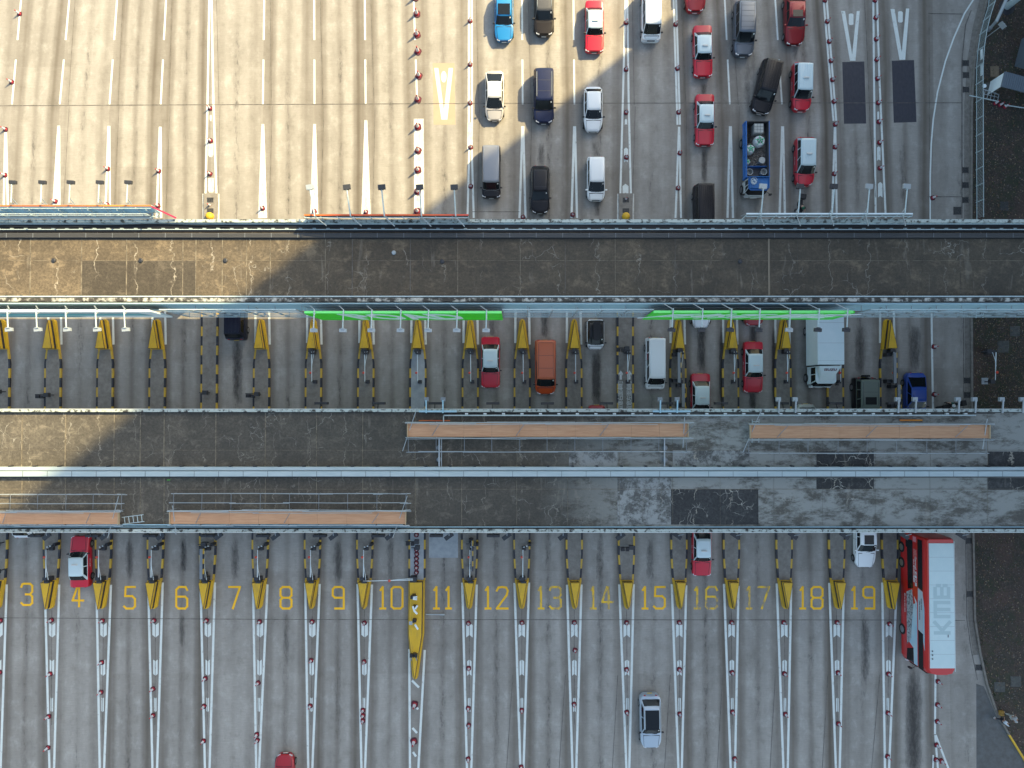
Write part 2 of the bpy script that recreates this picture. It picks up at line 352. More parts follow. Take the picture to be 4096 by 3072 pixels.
# ground: one sheet to the horizon carrying the lane attribute
gx = [-60000, -15000, -4000, -1200] + list(range(-600, 4700, 53)) + [5200, 8000, 19000, 64000]
gy = [-60000, -15000, -4000, -1200] + list(range(-600, 3700, 60)) + [4200, 7000, 18000, 60000]
vs = []; lv = []
for y in gy:
    for x in gx:
        p = g(x, y, 0) if abs(y) < 3e4 else Vector((g(x, 1536, 0).x, math.copysign(1400, -y), 0))
        vs.append(tuple(p)); lv.append(lane_val(x, min(max(y, -400), 3500)))
nx = len(gx); fs = [(r * nx + c, (r + 1) * nx + c, (r + 1) * nx + c + 1, r * nx + c + 1) for r in range(len(gy) - 1) for c in range(nx - 1)]
me = bpy.data.meshes.new("concrete_road"); me.from_pydata(vs, [], fs); me.materials.append(conc_road)
att = me.attributes.new("lane", 'FLOAT', 'POINT'); att.data.foreach_set("value", lv)
tag(bpy.data.objects.new("ground", me), kind="structure"); COL.objects.link(bpy.data.objects["ground"])

# ------------------------------------------------------------------ markings
def strip(mb, pts, wd, z=.006, mi=0, wd2=None):
    """painted strip through px points, wd px wide"""
    P = [g(x, y, z) for x, y in pts]; k = len(P); L = []; Rr = []
    for i in range(k):
        d = (P[min(i + 1, k - 1)] - P[max(i - 1, 0)]).normalized(); nrm = Vector((-d.y, d.x, 0))
        ww = (wd if wd2 is None else wd + (wd2 - wd) * i / (k - 1)) / sc() / 2
        L.append(P[i] + nrm * ww); Rr.append(P[i] - nrm * ww)
    mb.add(L + Rr, [(i, k + i, k + i + 1, i + 1) for i in range(k - 1)], mi)
def poly(mb, pts, z=.006, mi=0): mb.flat([g(x, y, z) for x, y in pts], z, mi)
W = MB(); WO = MB(); J = MB(); Y1 = MB(); Y2 = MB(); PA = MB(); DK = MB()
# old thick smears under the top left Vs
smear = {1:(1,),}
for i, (ya, xl, xr) in {0:(529,14,33),1:(510,213,236),2:(504,421,440),3:(507,626,645),5:(504,1039,1062),6:(504,1247,1267),7:(488,1452,1477)}.items():
    ax = lane_x(i, ya) if i else 22
    if i in (1, 5, 6, 7): poly(WO, [(ax - 5, ya - 8), (ax + 6, ya - 8), (xr + 7, 872), (xl - 7, 872)], .004)
    strip(W, [(ax - 1, ya), (xl, 872)], 8, .008); strip(W, [(ax + 2, ya), (xr, 872)], 8, .012)
for i, (xl, xr) in {10:(2078,2102),11:(2286,2308),14:(2910,2932),15:(3118,3140)}.items():
    ya = 505; ax = lane_x(i, 505)
    strip(W, [(ax - 1, ya), (xl, 872)], 9, .008); strip(W, [(ax + 2, ya), (xr, 872)], 9, .012)
for pts in ([(841-4,0),(830,420),(820,872)], [(841+5,0),(854,420),(869,872)], [(2502,0),(2491,420),(2479,872)], [(2509,0),(2515,420),(2526,872)],
            [(2694,-10),(2710,499)], [(2704,-10),(2720,499)], [(3294,-10),(3334,483)], [(3306,-10),(3345,483)],
            [(3493,-10),(3496,300),(3503,872)], [(3508,-10),(3517,300),(3543,872)], [(1876,-10),(1875,490)], [(1887,-10),(1888,490)],
            [(1878,560),(1870,872)], [(1886,560),(1895,872)], [(2716,507),(2702,872)], [(2717,507),(2724,872)],
            [(3340,492),(3328,872)], [(3341,492),(3347,872)]):
    strip(W, pts, 8, random.choice((.008, .0085, .009)))
strip(WO, [(1675, 475), (1677, 872)], 40, .004); strip(W, [(1664, 480), (1661, 872)], 9, .008); strip(W, [(1686, 480), (1690, 872)], 9, .008)
strip(WO, [(1881, 490), (1879, 600)], 22, .004)
for i in (0, 1, 2, 3, 5, 6, 7, 8, 10, 11, 14, 15):
    for a, b in ((-10, 160), (238, 417)):
        strip(W, [(lane_x(i, a), a), (lane_x(i, b), b)], 7, .008)
strip(W, [(3899,-10),(3858,54),(3815,152),(3782,244),(3750,369),(3733,478),(3725,575),(3721,705),(3721,900)], 6, .008)
strip(W, [(3725,1180),(3732,1640)], 8, .008); strip(W, [(3742,2120),(3742,2706),(3740,2937)], 8, .008)
strip(W, [(3741,2940),(3752,3080)], 8, .008); strip(W, [(3743,2940),(3796,3080)], 8, .012); strip(W, [(3733,3020),(3732,3080)], 6, .008)
# bottom Vs
END = {0:(-2-8,-2+4),1:(198,216),2:(399,416),3:(610,628),4:(820,838),5:(1025,1036),6:(1233,1249),7:(1446,1460),8:(1640,1673),9:(1868,1885),10:(2082,2094),
       11:(2290,2305),12:(2506,2517),13:(2714,2727),14:(2923,2940),15:(3134,3151),16:(3344,3359),17:(3540,3556)}
for i, (xl, xr) in END.items():
    c = LANES[4][i]; y0 = 2335 if i != 8 else 2595; hw = 29 if i != 8 else 31
    yl = y0 + random.uniform(-6, 8); yr = y0 + random.uniform(-6, 10)
    strip(W, [(c - hw, yl), (xl, 3082)], 9, .008); strip(W, [(c + hw, yr), (xr, 3082)], 9, .008)
    if i == 8:
        for (x, y, x2, y2) in ((1648,2722,1676,2750),(1662,2820,1672,2838),(1650,2912,1668,2932),(1652,3008,1664,3026)): strip(W, [(x, y), (x2, y2)], 9, .008)
        continue
    for (ya, yb, hwv) in ((2490, 2550, 13), (2638, 2703, 9), (2790, 2848, 5)):
        x = lane_x(i, (ya + yb) / 2) + (1 if i < 9 else 0); nt_ = hwv * .8
        if i < 9 or ya == 2490 and False: poly(W, [(x-hwv,ya),(x,ya+nt_),(x+hwv,ya),(x+hwv,yb-nt_),(x,yb),(x-hwv,yb-nt_)][:3] and [(x-hwv,ya),(x,ya+nt_),(x,yb),(x-hwv,yb-nt_)], .006), poly(W, [(x,ya+nt_),(x+hwv,ya),(x+hwv,yb-nt_),(x,yb)], .006)
        else: poly(W, [(x,ya),(x,yb-nt_),(x-hwv,yb),(x-hwv,ya+nt_)], .006), poly(W, [(x,ya),(x+hwv,ya+nt_),(x+hwv,yb),(x,yb-nt_)], .006)
    strip(J, [(lane_x(i, 2440), 2440), (lane_x(i, 2900), 2900)], 2, .010)
# top chevrons
for (x, ya, yb, hwv) in ((2504,590,650,8),(2502,735,780,12),(3515,585,643,7),(3521,728,790,9),(2504,475,500,5),(3513,445,480,4)):
    nt_ = hwv * .8
    poly(W, [(x,ya),(x,yb-nt_),(x-hwv,yb),(x-hwv,ya+nt_)], .006); poly(W, [(x,ya),(x+hwv,ya+nt_),(x+hwv,yb),(x,yb-nt_)], .006)
for (x, ya, yb, hwv) in ((843,575,628,10),(844,712,770,12),(843,460,484,4)): poly(WO, [(x-hwv,ya),(x+hwv,ya),(x+hwv,yb-8),(x+hwv*.5,yb),(x-hwv*.5,yb),(x-hwv,yb-8)], .006)
# V marks in the two right lanes, pale one on the left
poly(PA, [(1731,252),(1818,252),(1822,499),(1734,499)], .004)
def vmark(M_, a, b, c_, d, e, f_, dot, z=.008):
    poly(M_, [a, b, c_, d], z); poly(M_, [e, f_, c_, d] if False else [e, f_, (c_[0] + 9, c_[1]), (d[0] + 6, d[1])], z + .002); poly(M_, dot, z)
def ell(cx, cy, rx, ry, n=14): return [(cx + rx * math.cos(2*math.pi*k/n), cy + ry * math.sin(2*math.pi*k/n)) for k in range(n)]
vmark(W, (1737,272),(1753,272),(1780,478),(1766,478),(1795,272),(1812,272), ell(1775,307,11,23))
vmark(W, (3365,44),(3380,44),(3413,243),(3400,243),(3427,44),(3439,44), [(3395,57),(3400,54),(3409,54),(3414,58),(3414,97),(3409,100),(3399,100),(3395,96)])
vmark(W, (3562,36),(3578,36),(3612,239),(3598,239),(3624,34),(3637,34), [(3592,48),(3597,45),(3606,45),(3611,49),(3611,87),(3606,90),(3596,90),(3592,86)])
poly(DK, [(3369,248),(3457,246),(3465,494),(3376,495)], .004); poly(DK, [(3567,243),(3656,240),(3666,488),(3575,491)], .004)
# white strips beside the upper noses
for i in (1,2,3,5,6,7,8,9,10,11,13,14,15,16,17):
    c = LANES[3][i]
    strip(W, [(c-27 if i>4 else c-22, 1225),(c-28 if i>4 else c-24, 1372)], 9, .008); strip(W, [(c+27, 1225),(c+30, 1378)], 9, .008)
# joints
strip(J, [(-50,423),(1000,418),(2000,413),(3850,411)], 2.5, .014); strip(J, [(-50,2471),(1200,2478),(3540,2480),(3860,2482)], 2.2, .014)
strip(J, [(1890,847),(2078,847)], 2.5, .014); strip(J, [(3710,787),(3850,787)], 3, .014)
for i in (1,2,3,4,5,6,7,9,10,12,13,14):
    strip(J, [(lane_x(i, 0)+24, -10), (lane_x(i, 420)+ 34, 420)], 1.6, .013); strip(J, [(lane_x(i, 420)+38, 425), (lane_x(i, 870)+26, 872)], 1.6, .013)
for i in (10, 11, 12, 13, 14, 15, 16, 17): strip(J, [(lane_x(i, 2560) - 36, 2700), (lane_x(i, 3072) - 62, 3080)], 2, .013)
strip(J, [(3458,0),(3470,230),(3480,500),(3503,790)], 2, .013)
strip(J, [(3848,872),(3848,240),(3862,100),(3885,40)], 4, .013); strip(J, [(3712,54),(3850,56)], 3, .013); strip(J, [(3716,60),(3718,600)], 2, .013)
strip(J, [(3853,1230),(3856,1645)], 3, .013); strip(J, [(3862,2120),(3868,2480),(3885,2600),(3910,2720)], 3, .013)
# numerals: strokes on a 0..1 x 0..1.9 grid
DG = {'0':[[(.2,0),(.8,0),(1,.2),(1,1.8),(.8,2),(.2,2),(0,1.8),(0,.2),(.2,0)]], '1':[[(.15,.3),(.5,0),(.5,2)],[(.1,2),(.9,2)]],
 '2':[[(0,.35),(.15,.05),(.5,0),(.85,.05),(1,.35),(.9,.75),(0,2),(1,2)]], '3':[[(0,.3),(.1,.05),(.25,0),(.8,0),(1,.2),(1,.75),(.8,1),(.4,1)],[(.8,1),(1,1.2),(1,1.8),(.8,2),(.2,2),(0,1.8)]],
 '4':[[(.45,0),(0,1.4),(1,1.4)],[(.6,0),(.6,2)]], '5':[[(1,0),(.15,0),(.1,.85),(.75,.85),(1,1.1),(1,1.8),(.8,2),(.2,2),(0,1.8)]],
 '6':[[(1,.3),(.85,0),(.25,0),(0,.25),(0,1.8),(.2,2),(.8,2),(1,1.8),(1,1.1),(.8,.9),(0,.9)]], '7':[[(0,0),(1,0),(.35,2)]],
 '8':[[(.2,0),(.8,0),(1,.2),(1,.8),(.8,1),(.2,1),(0,.8),(0,.2),(.2,0)],[(.2,1),(0,1.2),(0,1.8),(.2,2),(.8,2),(1,1.8),(1,1.2),(.8,1)]],
 '9':[[(1,1.0),(.2,1),(0,.8),(0,.2),(.2,0),(.8,0),(1,.2),(1,2),(.2,2)]]}
def numeral(s_, cx, y0, y1, mb, wch=44, gap=22):
    n = len(s_); ws = [wch * (.6 if ch == '1' else 1) for ch in s_]; tot = sum(ws) + gap * (n - 1); x = cx - tot / 2
    for ch, wd in zip(s_, ws):
        for st_ in DG[ch]:
            for k, (a, b) in enumerate(zip(st_, st_[1:])):
                pa = (x + a[0] * wd, y0 + a[1] / 2 * (y1 - y0)); pb = (x + b[0] * wd, y0 + b[1] / 2 * (y1 - y0))
                d = Vector((pb[0] - pa[0], pb[1] - pa[1])).normalized() * 3.2
                strip(mb, [(pa[0] - d.x, pa[1] - d.y), (pb[0] + d.x, pb[1] + d.y)], 8.5, .006 + .0009 * k)
        x += wd + gap
NUMX = {3:107,4:312,5:518,6:727,7:938,8:1144,9:1353,10:1564,11:1770,12:1985,13:2197,14:2406,15:2613,16:2822,17:3030,18:3244,19:3451}
for k, x in NUMX.items():
    y0, y1 = (2335, 2420) if k == 3 else (2346, 2426) if k == 4 else (2348, 2434) if k < 10 else (2348, 2434)
    numeral(str(k), x, y0, y1, Y2 if k in (13, 14, 16, 17) else Y1)
for mb, nm, m in ((W, "road_marking", mk_white), (WO, "faded_road_marking", mk_white2), (J, "road_joint", joint), (Y1, "lane_number_marking", mk_yel),
                  (Y2, "faded_lane_number_marking", mk_yel_old), (PA, "pale_road_patch", mk_pale), (DK, "dark_road_patch", mk_black)):
    tag(mb.build(nm, m), kind="structure")
# pale repair slab in lane 11
mb = MB(); poly(mb, [(1716, 2100), (1832, 2100), (1832, 2231), (1716, 2231)], .004); tag(mb.build("pale_road_slab", isl_grey), kind="structure")
# asphalt area lower right
ash = mat("asphalt_patch", (.085, .085, .08), .85, c2=(.12, .125, .13), ns=2, det=8)
mb = MB(); poly(mb, [(3905,2735),(3935,2745),(3985,2865),(4025,2930),(4110,3070),(4120,3160),(3906,3160)], .004); tag(mb.build("asphalt_road", ash), kind="structure")

# oil drips and tyre blackening where traffic stops
def oil_mat():
    m = bpy.data.materials.new("oil_stain"); m.use_nodes = True; n = NB(m); t = m.node_tree; b = t.nodes["Principled BSDF"]
    b.inputs["Base Color"].default_value = (.022, .021, .022, 1); b.inputs["Roughness"].default_value = .6
    at = t.nodes.new("ShaderNodeAttribute"); at.attribute_name = "fade"
    a = n.noise(2.6, 8, .78, stretch=(1.8, .5, 1)); al = n.m('MULTIPLY', n.m('MULTIPLY_ADD', n.m('ADD', n.m('MULTIPLY', at.outputs["Fac"], .62), a), 2.4, -1.75, clamp=True), .62)
    n.link(al, b.inputs["Alpha"]); return m
OIL = oil_mat()
def stain(x, ya, yb, wpx, k=1.0, z=.016):
    nx_, ny_ = 6, 14; vs = []; fv = []
    for q in range(ny_ + 1):
        for p_ in range(nx_ + 1):
            u, v = p_ / nx_ * 2 - 1, q / ny_ * 2 - 1; pt = g(x + u * wpx, ya + (yb - ya) * q / ny_, z); vs.append(tuple(pt)); fv.append(max(0, 1 - u * u) * max(0, 1 - v ** 4) * k)
    me = bpy.data.meshes.new("oil_stain"); me.from_pydata(vs, [], [(q*(nx_+1)+p_, (q+1)*(nx_+1)+p_, (q+1)*(nx_+1)+p_+1, q*(nx_+1)+p_+1) for q in range(ny_) for p_ in range(nx_)])
    a = me.attributes.new("fade", 'FLOAT', 'POINT'); a.data.foreach_set("value", fv); me.materials.append(OIL)
    o = bpy.data.objects.new("oil_stain", me); COL.objects.link(o); tag(o, kind="structure")
for x, ya, yb, wd, k in ((2385,1390,1640,26,1.15),(2178,1210,1360,24,.9),(2805,1290,1500,24,1.0),(3012,1290,1380,22,1.0),(3010,1560,1640,20,1.1),(950,1330,1640,30,.9),(1968,1270,1350,20,.8),(3440,1280,1520,34,.8),(3660,1280,1500,34,.9),
    (2165,560,680,22,.8),(2380,560,640,20,.7),(2388,800,872,18,.8),(2163,840,872,16,.8),(2815,330,380,18,.8),(2817,590,740,18,.9),(3220,755,860,20,.6),(2990,210,480,22,.6),(3180,180,250,20,.7),
    (518,2140,2330,26,.75),(735,2140,2300,20,.85),(1352,2140,2340,26,.8),(2400,2140,2330,22,.7),(3462,2440,2760,26,.8),(3655,2650,3160,46,1.0),(2600,2140,2340,24,.7),(1560,2120,2340,24,.6),(940,2140,2340,26,.7),(1144,2440,2640,24,.6),(727,2440,2600,20,.7),(3340,2600,3072,20,.0),
    (1985,2500,3060,26,.5),(2400,2140,3060,28,.45),(1352,2500,3072,26,.5),(2008,300,420,16,.4),(3430,520,870,20,.5),(3610,520,870,22,.55),(1270,900,905,4,0),
    (2108,1290,1640,10,1.1),(2318,1290,1640,9,.9),(2732,1300,1640,8,.9),(2885,1290,1640,12,1.2),(3095,1290,1640,12,1.2),(2068,1350,1640,14,1.3)):
    if k > 0: stain(x, ya, yb, wd, k)

# ------------------------------------------------------------------ verge on the right
KERB = [(3950,-120),(3945,0),(3918,110),(3896,240),(3884,420),(3882,900),(3884,1300),(3886,1700),(3890,2130),(3897,2480),(3918,2610),(3945,2735),(3985,2850),(4034,2940),(4096,3040),(4150,3150)]
def verge():
    mb = MB(); L = [g(x + 8, y, .15) for x, y in KERB]
    far = [Vector((75, p.y, .15)) for p in L]; k = len(L)
    mb.add(L + far, [(i, i + 1, k + i + 1, k + i)[::1] for i in range(k - 1)])
    o = mb.build("verge_paving", bricks, smooth=5); tag(o, kind="structure")
    kb = MB(); yk = MB()
    for i in range(k - 1):
        (xa, ya), (xb, yb) = KERB[i], KERB[i + 1]
        a, b, c, d = g(xa, ya, .16), g(xb, yb, .16), g(xb + 8, yb, .16), g(xa + 8, ya, .16)
        (yk if i >= 13 else kb).prism([(p.x, p.y) for p in (a, b, c, d)], 0, .16)
    tag(kb.build("kerb", kerbm), kind="structure"); tag(yk.build("painted_kerb", yellow), kind="structure")
    ck = MB(); pts = [(x - 16, y) for x, y in KERB if y < 1000]; strip(ck, pts, 22, .010); strip(ck, [(3868,1230),(3870,1640)], 20, .010); strip(ck, [(3876,2125),(3884,2480),(3903,2620)], 22, .010)
    tag(ck.build("gutter_channel", kerbm), kind="structure")
verge()
for k, (x, y) in enumerate(((3862,252),(3863,300),(3863,358),(3861,680),(3861,740),(3861,800),(3867,1522),(3868,1580),(3876,2163),(3879,2376),(3914,2670))):
    a = g(x, y, .02); mb = MB()
    for q in range(6): mb.box(a.x - .22 + q * .085, a.x - .18 + q * .085, a.y - .26, a.y + .26, .012, .03)
    mb.box(a.x - .27, a.x - .23, a.y - .3, a.y + .3, .012, .032); mb.box(a.x + .27, a.x + .31, a.y - .3, a.y + .3, .012, .032)
    mb.box(a.x - .23, a.x + .27, a.y - .26, a.y + .26, .011, .016)
    where = ["beside the curve near the top", "second from the top of the kerb", "third from the top of the kerb", "just above the upper roof, topmost of three", "just above the upper roof, middle of three", "just above the upper roof, lowest of three",
             "between the roofs, upper one", "between the roofs, lower one beside the motorcycle", "beside the bus tail", "beside the middle of the bus", "below the bus nose"][k]
    tag(mb.build("drain_cover", grate, loc=a), label="black gully grate by right kerb, " + where, cat="drain cover", group="gully grates along the right kerb")
mb = MB(); a = g(3829, 843, 0); mb.box(a.x-.36,a.x+.36,a.y-.36,a.y+.36,.008,.03); tag(mb.build("manhole_cover", grate, loc=a), label="dark square cover on the road beside the upper roof, left of the gullies", cat="manhole cover")
cov = [((3942,330),(3988,372),"grey square cover in the brick verge beside the kiosk",galv),((3962,265),(3996,308),"beige square slab in the brick verge above the kiosk",mat("beige_slab",(.20,.155,.10),.8,c2=(.13,.10,.07),ns=3)),
       ((3990,1363),(4037,1410),"pale-edged square cover in the brick verge between the roofs",galv),((4040,1304),(4080,1345),"upper right square cover in the brick verge between the roofs",galv),
       ((3977,2728),(4020,2768),"left of the two square covers right of the bus nose",galv),((4042,2705),(4085,2747),"right of the two square covers right of the bus nose",galv),((4000,806),(4034,842),"dark square cover in the verge just above the upper roof",grate)]
covm = mat("cover_concrete", (.05,.052,.05),.85,c2=(.095,.098,.09),ns=4)
for (p, q, lab, m) in cov:
    mb = MB(); a, b = g(*p, .17), g(*q, .17); mb.box(a.x, b.x, a.y, b.y, .12, .175); mb.box(a.x+.05, b.x-.05, a.y-.05, b.y+.05, .17, .182)
    tag(mb.build("manhole_cover", covm if m is galv else m, loc=((a.x+b.x)/2,(a.y+b.y)/2,.12)), label=lab, cat="manhole cover", group="covers in the brick verge")

# pedestrian railing
def railing():
    pts = [(3958,-60),(3950,30),(3932,85),(3918,140),(3908,205),(3903,272),(3902,340),(3903,410),(3903,480),(3903,545),(3903,612),(3903,680),(3904,745),(3904,810),(3904,880)]
    P = [g(x, y, .15) for x, y in pts]
    root = empty("railing", P[7], label="white metal pedestrian railing running along the brick verge at the upper right", cat="railing")
    rails = MB(); bars = MB()
    for a, b in zip(P, P[1:]):
        d = b - a; n = max(8, int(d.length / .12))
        for zz in (.12, 1.05): rails.bar(a + Vector((0,0,zz)), b + Vector((0,0,zz)), .05, .04)
        for q in range(1, n):
            p = a + d * q / n; bars.box(p.x - .009, p.x + .009, p.y - .009, p.y + .009, p.z + .12, p.z + 1.05)
    def rel(o): o.location = -P[7]; return o
    rel(rails.build("rail", steel_white, root)); rel(bars.build("baluster_panel", steel_white, root))
    for p in P[:-1]:
        mb = MB(); mb.box(p.x-.03,p.x+.03,p.y-.03,p.y+.03,p.z,p.z+1.1); rel(mb.build("post", steel_white, root))
    for ya, yb in ((212, 252), (270, 315)):
        mb = MB(); a, b = g(3904, ya, .15), g(3904, yb, .15); mb.box(a.x + .035, a.x + .06, a.y, b.y, .7, 1.0); rel(mb.build("notice_plate", signwhite, root))
railing()
def litter():
    rnd = random.Random(5); ms = [mat("litter_brown", (.11,.065,.035), .8), mat("litter_tan", (.22,.17,.11), .8), mat("weed_green", (.035,.05,.015), .8), mat("litter_grey", (.12,.11,.10), .8)]
    mb = MB()
    for k in range(7000):
        px, py = rnd.uniform(3890, 4110), rnd.choice((rnd.uniform(0, 870), rnd.uniform(1240, 1640), rnd.uniform(2120, 3072)))
        kx = np_k(py)
        if px < kx + 12: continue
        p = g(px, py, .156 + rnd.random() * .03); a = rnd.uniform(0, 6.28); r_ = rnd.uniform(.03, .10); u = Vector((math.cos(a), math.sin(a), rnd.uniform(-.3,.3))) * r_; v = Vector((-math.sin(a), math.cos(a), 0)) * r_ * .5
        mb.add([p + u + Vector((0,0,.01)), p + v, p - u + Vector((0,0,.01)), p - v], [(0, 1, 2, 3)], rnd.choice((0, 0, 1, 2, 2, 3)))
    for k in range(260):       # weeds in the joint along the kerb
        py = rnd.choice((rnd.uniform(0, 870), rnd.uniform(2120, 3000))); px = np_k(py) + rnd.uniform(9, 24); p = g(px, py, .15)
        for q in range(5): a = rnd.uniform(0, 6.28); d = Vector((math.cos(a), math.sin(a), rnd.uniform(.4, 1.5))) * rnd.uniform(.04, .10); w_ = Vector((-d.y, d.x, 0)) * .25; mb.add([p - w_, p + w_, p + d], [(0, 1, 2)], 2)
    tag(mb.build("leaf_litter", ms), kind="stuff")
def np_k(py):
    for (xa, ya), (xb, yb) in zip(KERB, KERB[1:]):
        if ya <= py <= yb: return xa + (xb - xa) * (py - ya) / (yb - ya)
    return 3950
litter()
# posts and kiosk at the top right
p = g(4027, 28, .15); root = empty("light_mast", p, label="thick white tubular mast rising from a round pit at the top right", cat="mast")
mb = MB(); mb.tube([(0,0,0),(0,0,9)], .30, 18, r2=.24); mb.build("mast_shaft", steel_white, root, smooth=40); mb = MB(); mb.lathe([(.75,0),(.75,.03),(.62,.05),(.4,.05)], n=20); mb.build("base_plate", dark, root, smooth=30)
p = g(3952, 122, .15); root = empty("slanting_pole", p, label="long grey pole standing beside the railing at the top right corner", cat="pole")
mb = MB(); mb.tube([(0,0,0),(.05,.3,1.1),(.25,2.6,3.0)], .15, 12); mb.build("shaft", galv_l, root, smooth=40); mb = MB(); mb.tube([(0,0,0),(0.02,.1,.35)], .2, 12); mb.build("foot", galv, root)
p = g(3941, 153, .15); root = empty("sign_post", p, label="thin post with a small grey sign plate behind the railing bend", cat="sign")
mb = MB(); mb.tube([(0,0,0),(0,0,2.6)], .035, 8); mb.build("post", galv_l, root); mb = MB(); mb.box(-.32,.32,-.02,.02,2.0,2.55); o = mb.build("sign_plate", galv_l, root); o.rotation_euler = (0, 0, R(-50))
# kiosk
rib = mat("ribbed_sheet", (.12,.15,.18), .6)
K0 = g(4100, 225, 0); root = empty("kiosk", (K0.x, K0.y, .15), R(-15), label="small ribbed metal kiosk with a dark flat roof at the right edge", cat="kiosk")
mb = MB(); mb.box(-.8,2.2,-1.3,1.3,0,2.4)
for q in range(14): mb.box(-.84,-.8,-1.25+q*.19,-1.16+q*.19,.05,2.3)
mb.build("wall", rib, root); mb = MB(); mb.box(-1.15,2.6,-1.6,1.6,2.4,2.55); mb.build("roof", mat("kiosk_roof",(.05,.065,.075),.7,c2=(.07,.08,.085),ns=6), root, bevel=.02)
mb = MB()
for q in range(26): mb.box(-2.6 + q*.19, -2.45 + q*.19, -4.6, -3.2, 1.9 - .0, 1.95)
mb.box(-2.65, 2.4, -4.6, -3.2, 1.86, 1.9); mb.build("awning", rib, root)
mb = MB(); mb.box(-2.62,-2.55,-4.55,-3.25,0,1.85); mb.build("side_panel", signwhite, root)
# swing gate
p = g(3878, 382, .6); q = g(3990, 405, .6); root = empty("swing_gate", p, label="white lattice swing gate lying across the railing on the verge", cat="gate")
mb = MB(); d = q - p; mb.bar((0,0,0), tuple(d), .07, .07); mb.build("lower_bar", steel_white, root)
mb = MB(); up = Vector((.12,.85,.1)); a0 = d * .45
mb.bar(tuple(a0 + up*.9), tuple(d + up*.7), .06, .06); mb.bar(tuple(d + up*.7), tuple(d), .05, .05)
for t_ in (.5,.62,.74,.86): mb.bar(tuple(d*t_), tuple(d*t_ + up*.85), .04, .04)
mb.bar(tuple(a0+up*.45), tuple(d+up*.4), .04, .04); mb.build("lattice", galv_l, root)
mb = MB(); mb.lathe([(.18,0),(.18,.05)], n=14, c=(d.x*.48, d.y*.48+1.05, .2)); mb.build("round_sign", signwhite, root)
p = g(4018, 420, .5); q = g(4100, 432, .5); mb = MB(); mb.tube([p, q], .05, 8); tag(mb.build("white_rail", steel_white, loc=p), label="white barrier rail on low supports beside the three cones on the verge", cat="rail")

# ------------------------------------------------------------------ the tall block that shades the plaza (north-east, outside the frame)
def tower():
    P0 = g(1696, 846); C = Vector((P0.x, P0.y)) + Vector((.783, .622)) * 74; e1 = Vector((.62, -.785)).normalized(); e2 = Vector((.785, .62)).normalized()
    root = empty("apartment_tower", (C.x, C.y, 0), math.atan2(e1.y, e1.x), label="tall grey block beyond the verge whose shade covers the plaza", cat="building")
    Lh, Dh, H = 96, 16, 150
    wallm = mat("tower_wall", (.16,.18,.21), .8, c2=(.2,.22,.25), ns=.3)
    mb = MB(); mb.box(0, Lh, 0, Dh, 0, H); mb.build("wall", wallm, root)
    mb = MB(); mb.box(-.3, Lh + .3, -.3, Dh + .3, H, H + 1.2); mb.box(30, 40, 4, 12, H + 1.2, H + 6); mb.build("roof", wallm, root)
    for side, yy in ((0, -.05), (1, Dh + .05)):
        mb = MB()
        for fl in range(1, 48):
            for q in range(24): mb.box(1.6 + q * 4, 3.8 + q * 4, yy - .06, yy + .06, fl * 3.1, fl * 3.1 + 1.6)
        o = mb.build("window_rows", glass, root); o["kind"] = "stuff"
tower()
# ------------------------------------------------------------------ toll islands
KB = 34
def island_outline(i, h=0.0, hw_off=0):
    top = {4: 775, 12: 775}.get(i, 1398); out = []
    if i in (4, 12): prof = [(775, KB), (2215, KB), (2318, 28)]
    elif i == 8: prof = [(1398, 27), (1452, KB), (2318, KB)]
    else: prof = [(1398, 27), (1452, KB), (2215, KB), (2318, 28)]
    return prof
def between(i):
    names = {k: k + 2 for k in range(0, 20)}     # island i stands between lane i+2 and i+3
    return f"between lanes {i + 2} and {i + 3}"
def hw_at(prof, y):
    for (a, wa), (b, wb) in zip(prof, prof[1:]):
        if a <= y <= b: return wa + (wb - wa) * (y - a) / (b - a)
    return prof[-1][1] if y > prof[-1][0] else prof[0][1]
def nose(root, O, i, ytip, ybase, hwb, body=None, hh=1.0):
    """crash nose; tip and base given in photo px on the ground"""
    c = lambda y: lane_x(i, y)
    sgn = 1 if ybase > ytip else -1
    def W_(pts, z): return [tuple((g(x, y, 0) - O)[:2]) for x, y in pts]
    def outline(hb, ht, inset):
        yb = ybase - sgn * inset * .2; yt = ytip + sgn * inset
        pts = [(c(yb) - hb, yb)]
        if body: pts.append((c(body) - hb, body))
        pts += [(c(yt) - ht, yt + sgn * ht * .9), (c(yt) - ht * .6, yt + sgn * ht * .25), (c(yt), yt), (c(yt) + ht * .6, yt + sgn * ht * .25), (c(yt) + ht, yt + sgn * ht * .9)]
        if body: pts.append((c(body) + hb, body))
        pts.append((c(yb) + hb, yb)); return pts
    def wedge(hb, inset, e=0):
        yb = ybase - sgn * (2 + e); yt = ytip + sgn * (inset + e * 5)
        pts = [(c(yb) - hb, yb)]
        if body: pts.append((c(body) - hb, body))
        pts.append((c(yt), yt))
        if body: pts.append((c(body) + hb, body))
        pts.append((c(yb) + hb, yb)); return pts
    mb = MB(); mb.prism(W_(outline(hwb, 11, 0), 0), 0, .32); nb = mb.build("crash_nose", yellow, root, bevel=.02)
    mb = MB(); w0 = 19 if not body else 26
    mb.prism(W_(wedge(w0, 5), 0), .32, .60, 1); mb.prism(W_(wedge(w0 - .4, 6), 0), .60, hh - .05, 0)
    mb.prism(W_(wedge(w0, 5), 0), hh - .05, hh, 1); mb.prism(W_(wedge(w0 - 1.6, 7, 1), 0), hh, hh + .012, 0)
    mb.build("nose_wedge", [yellow, yblack], nb)
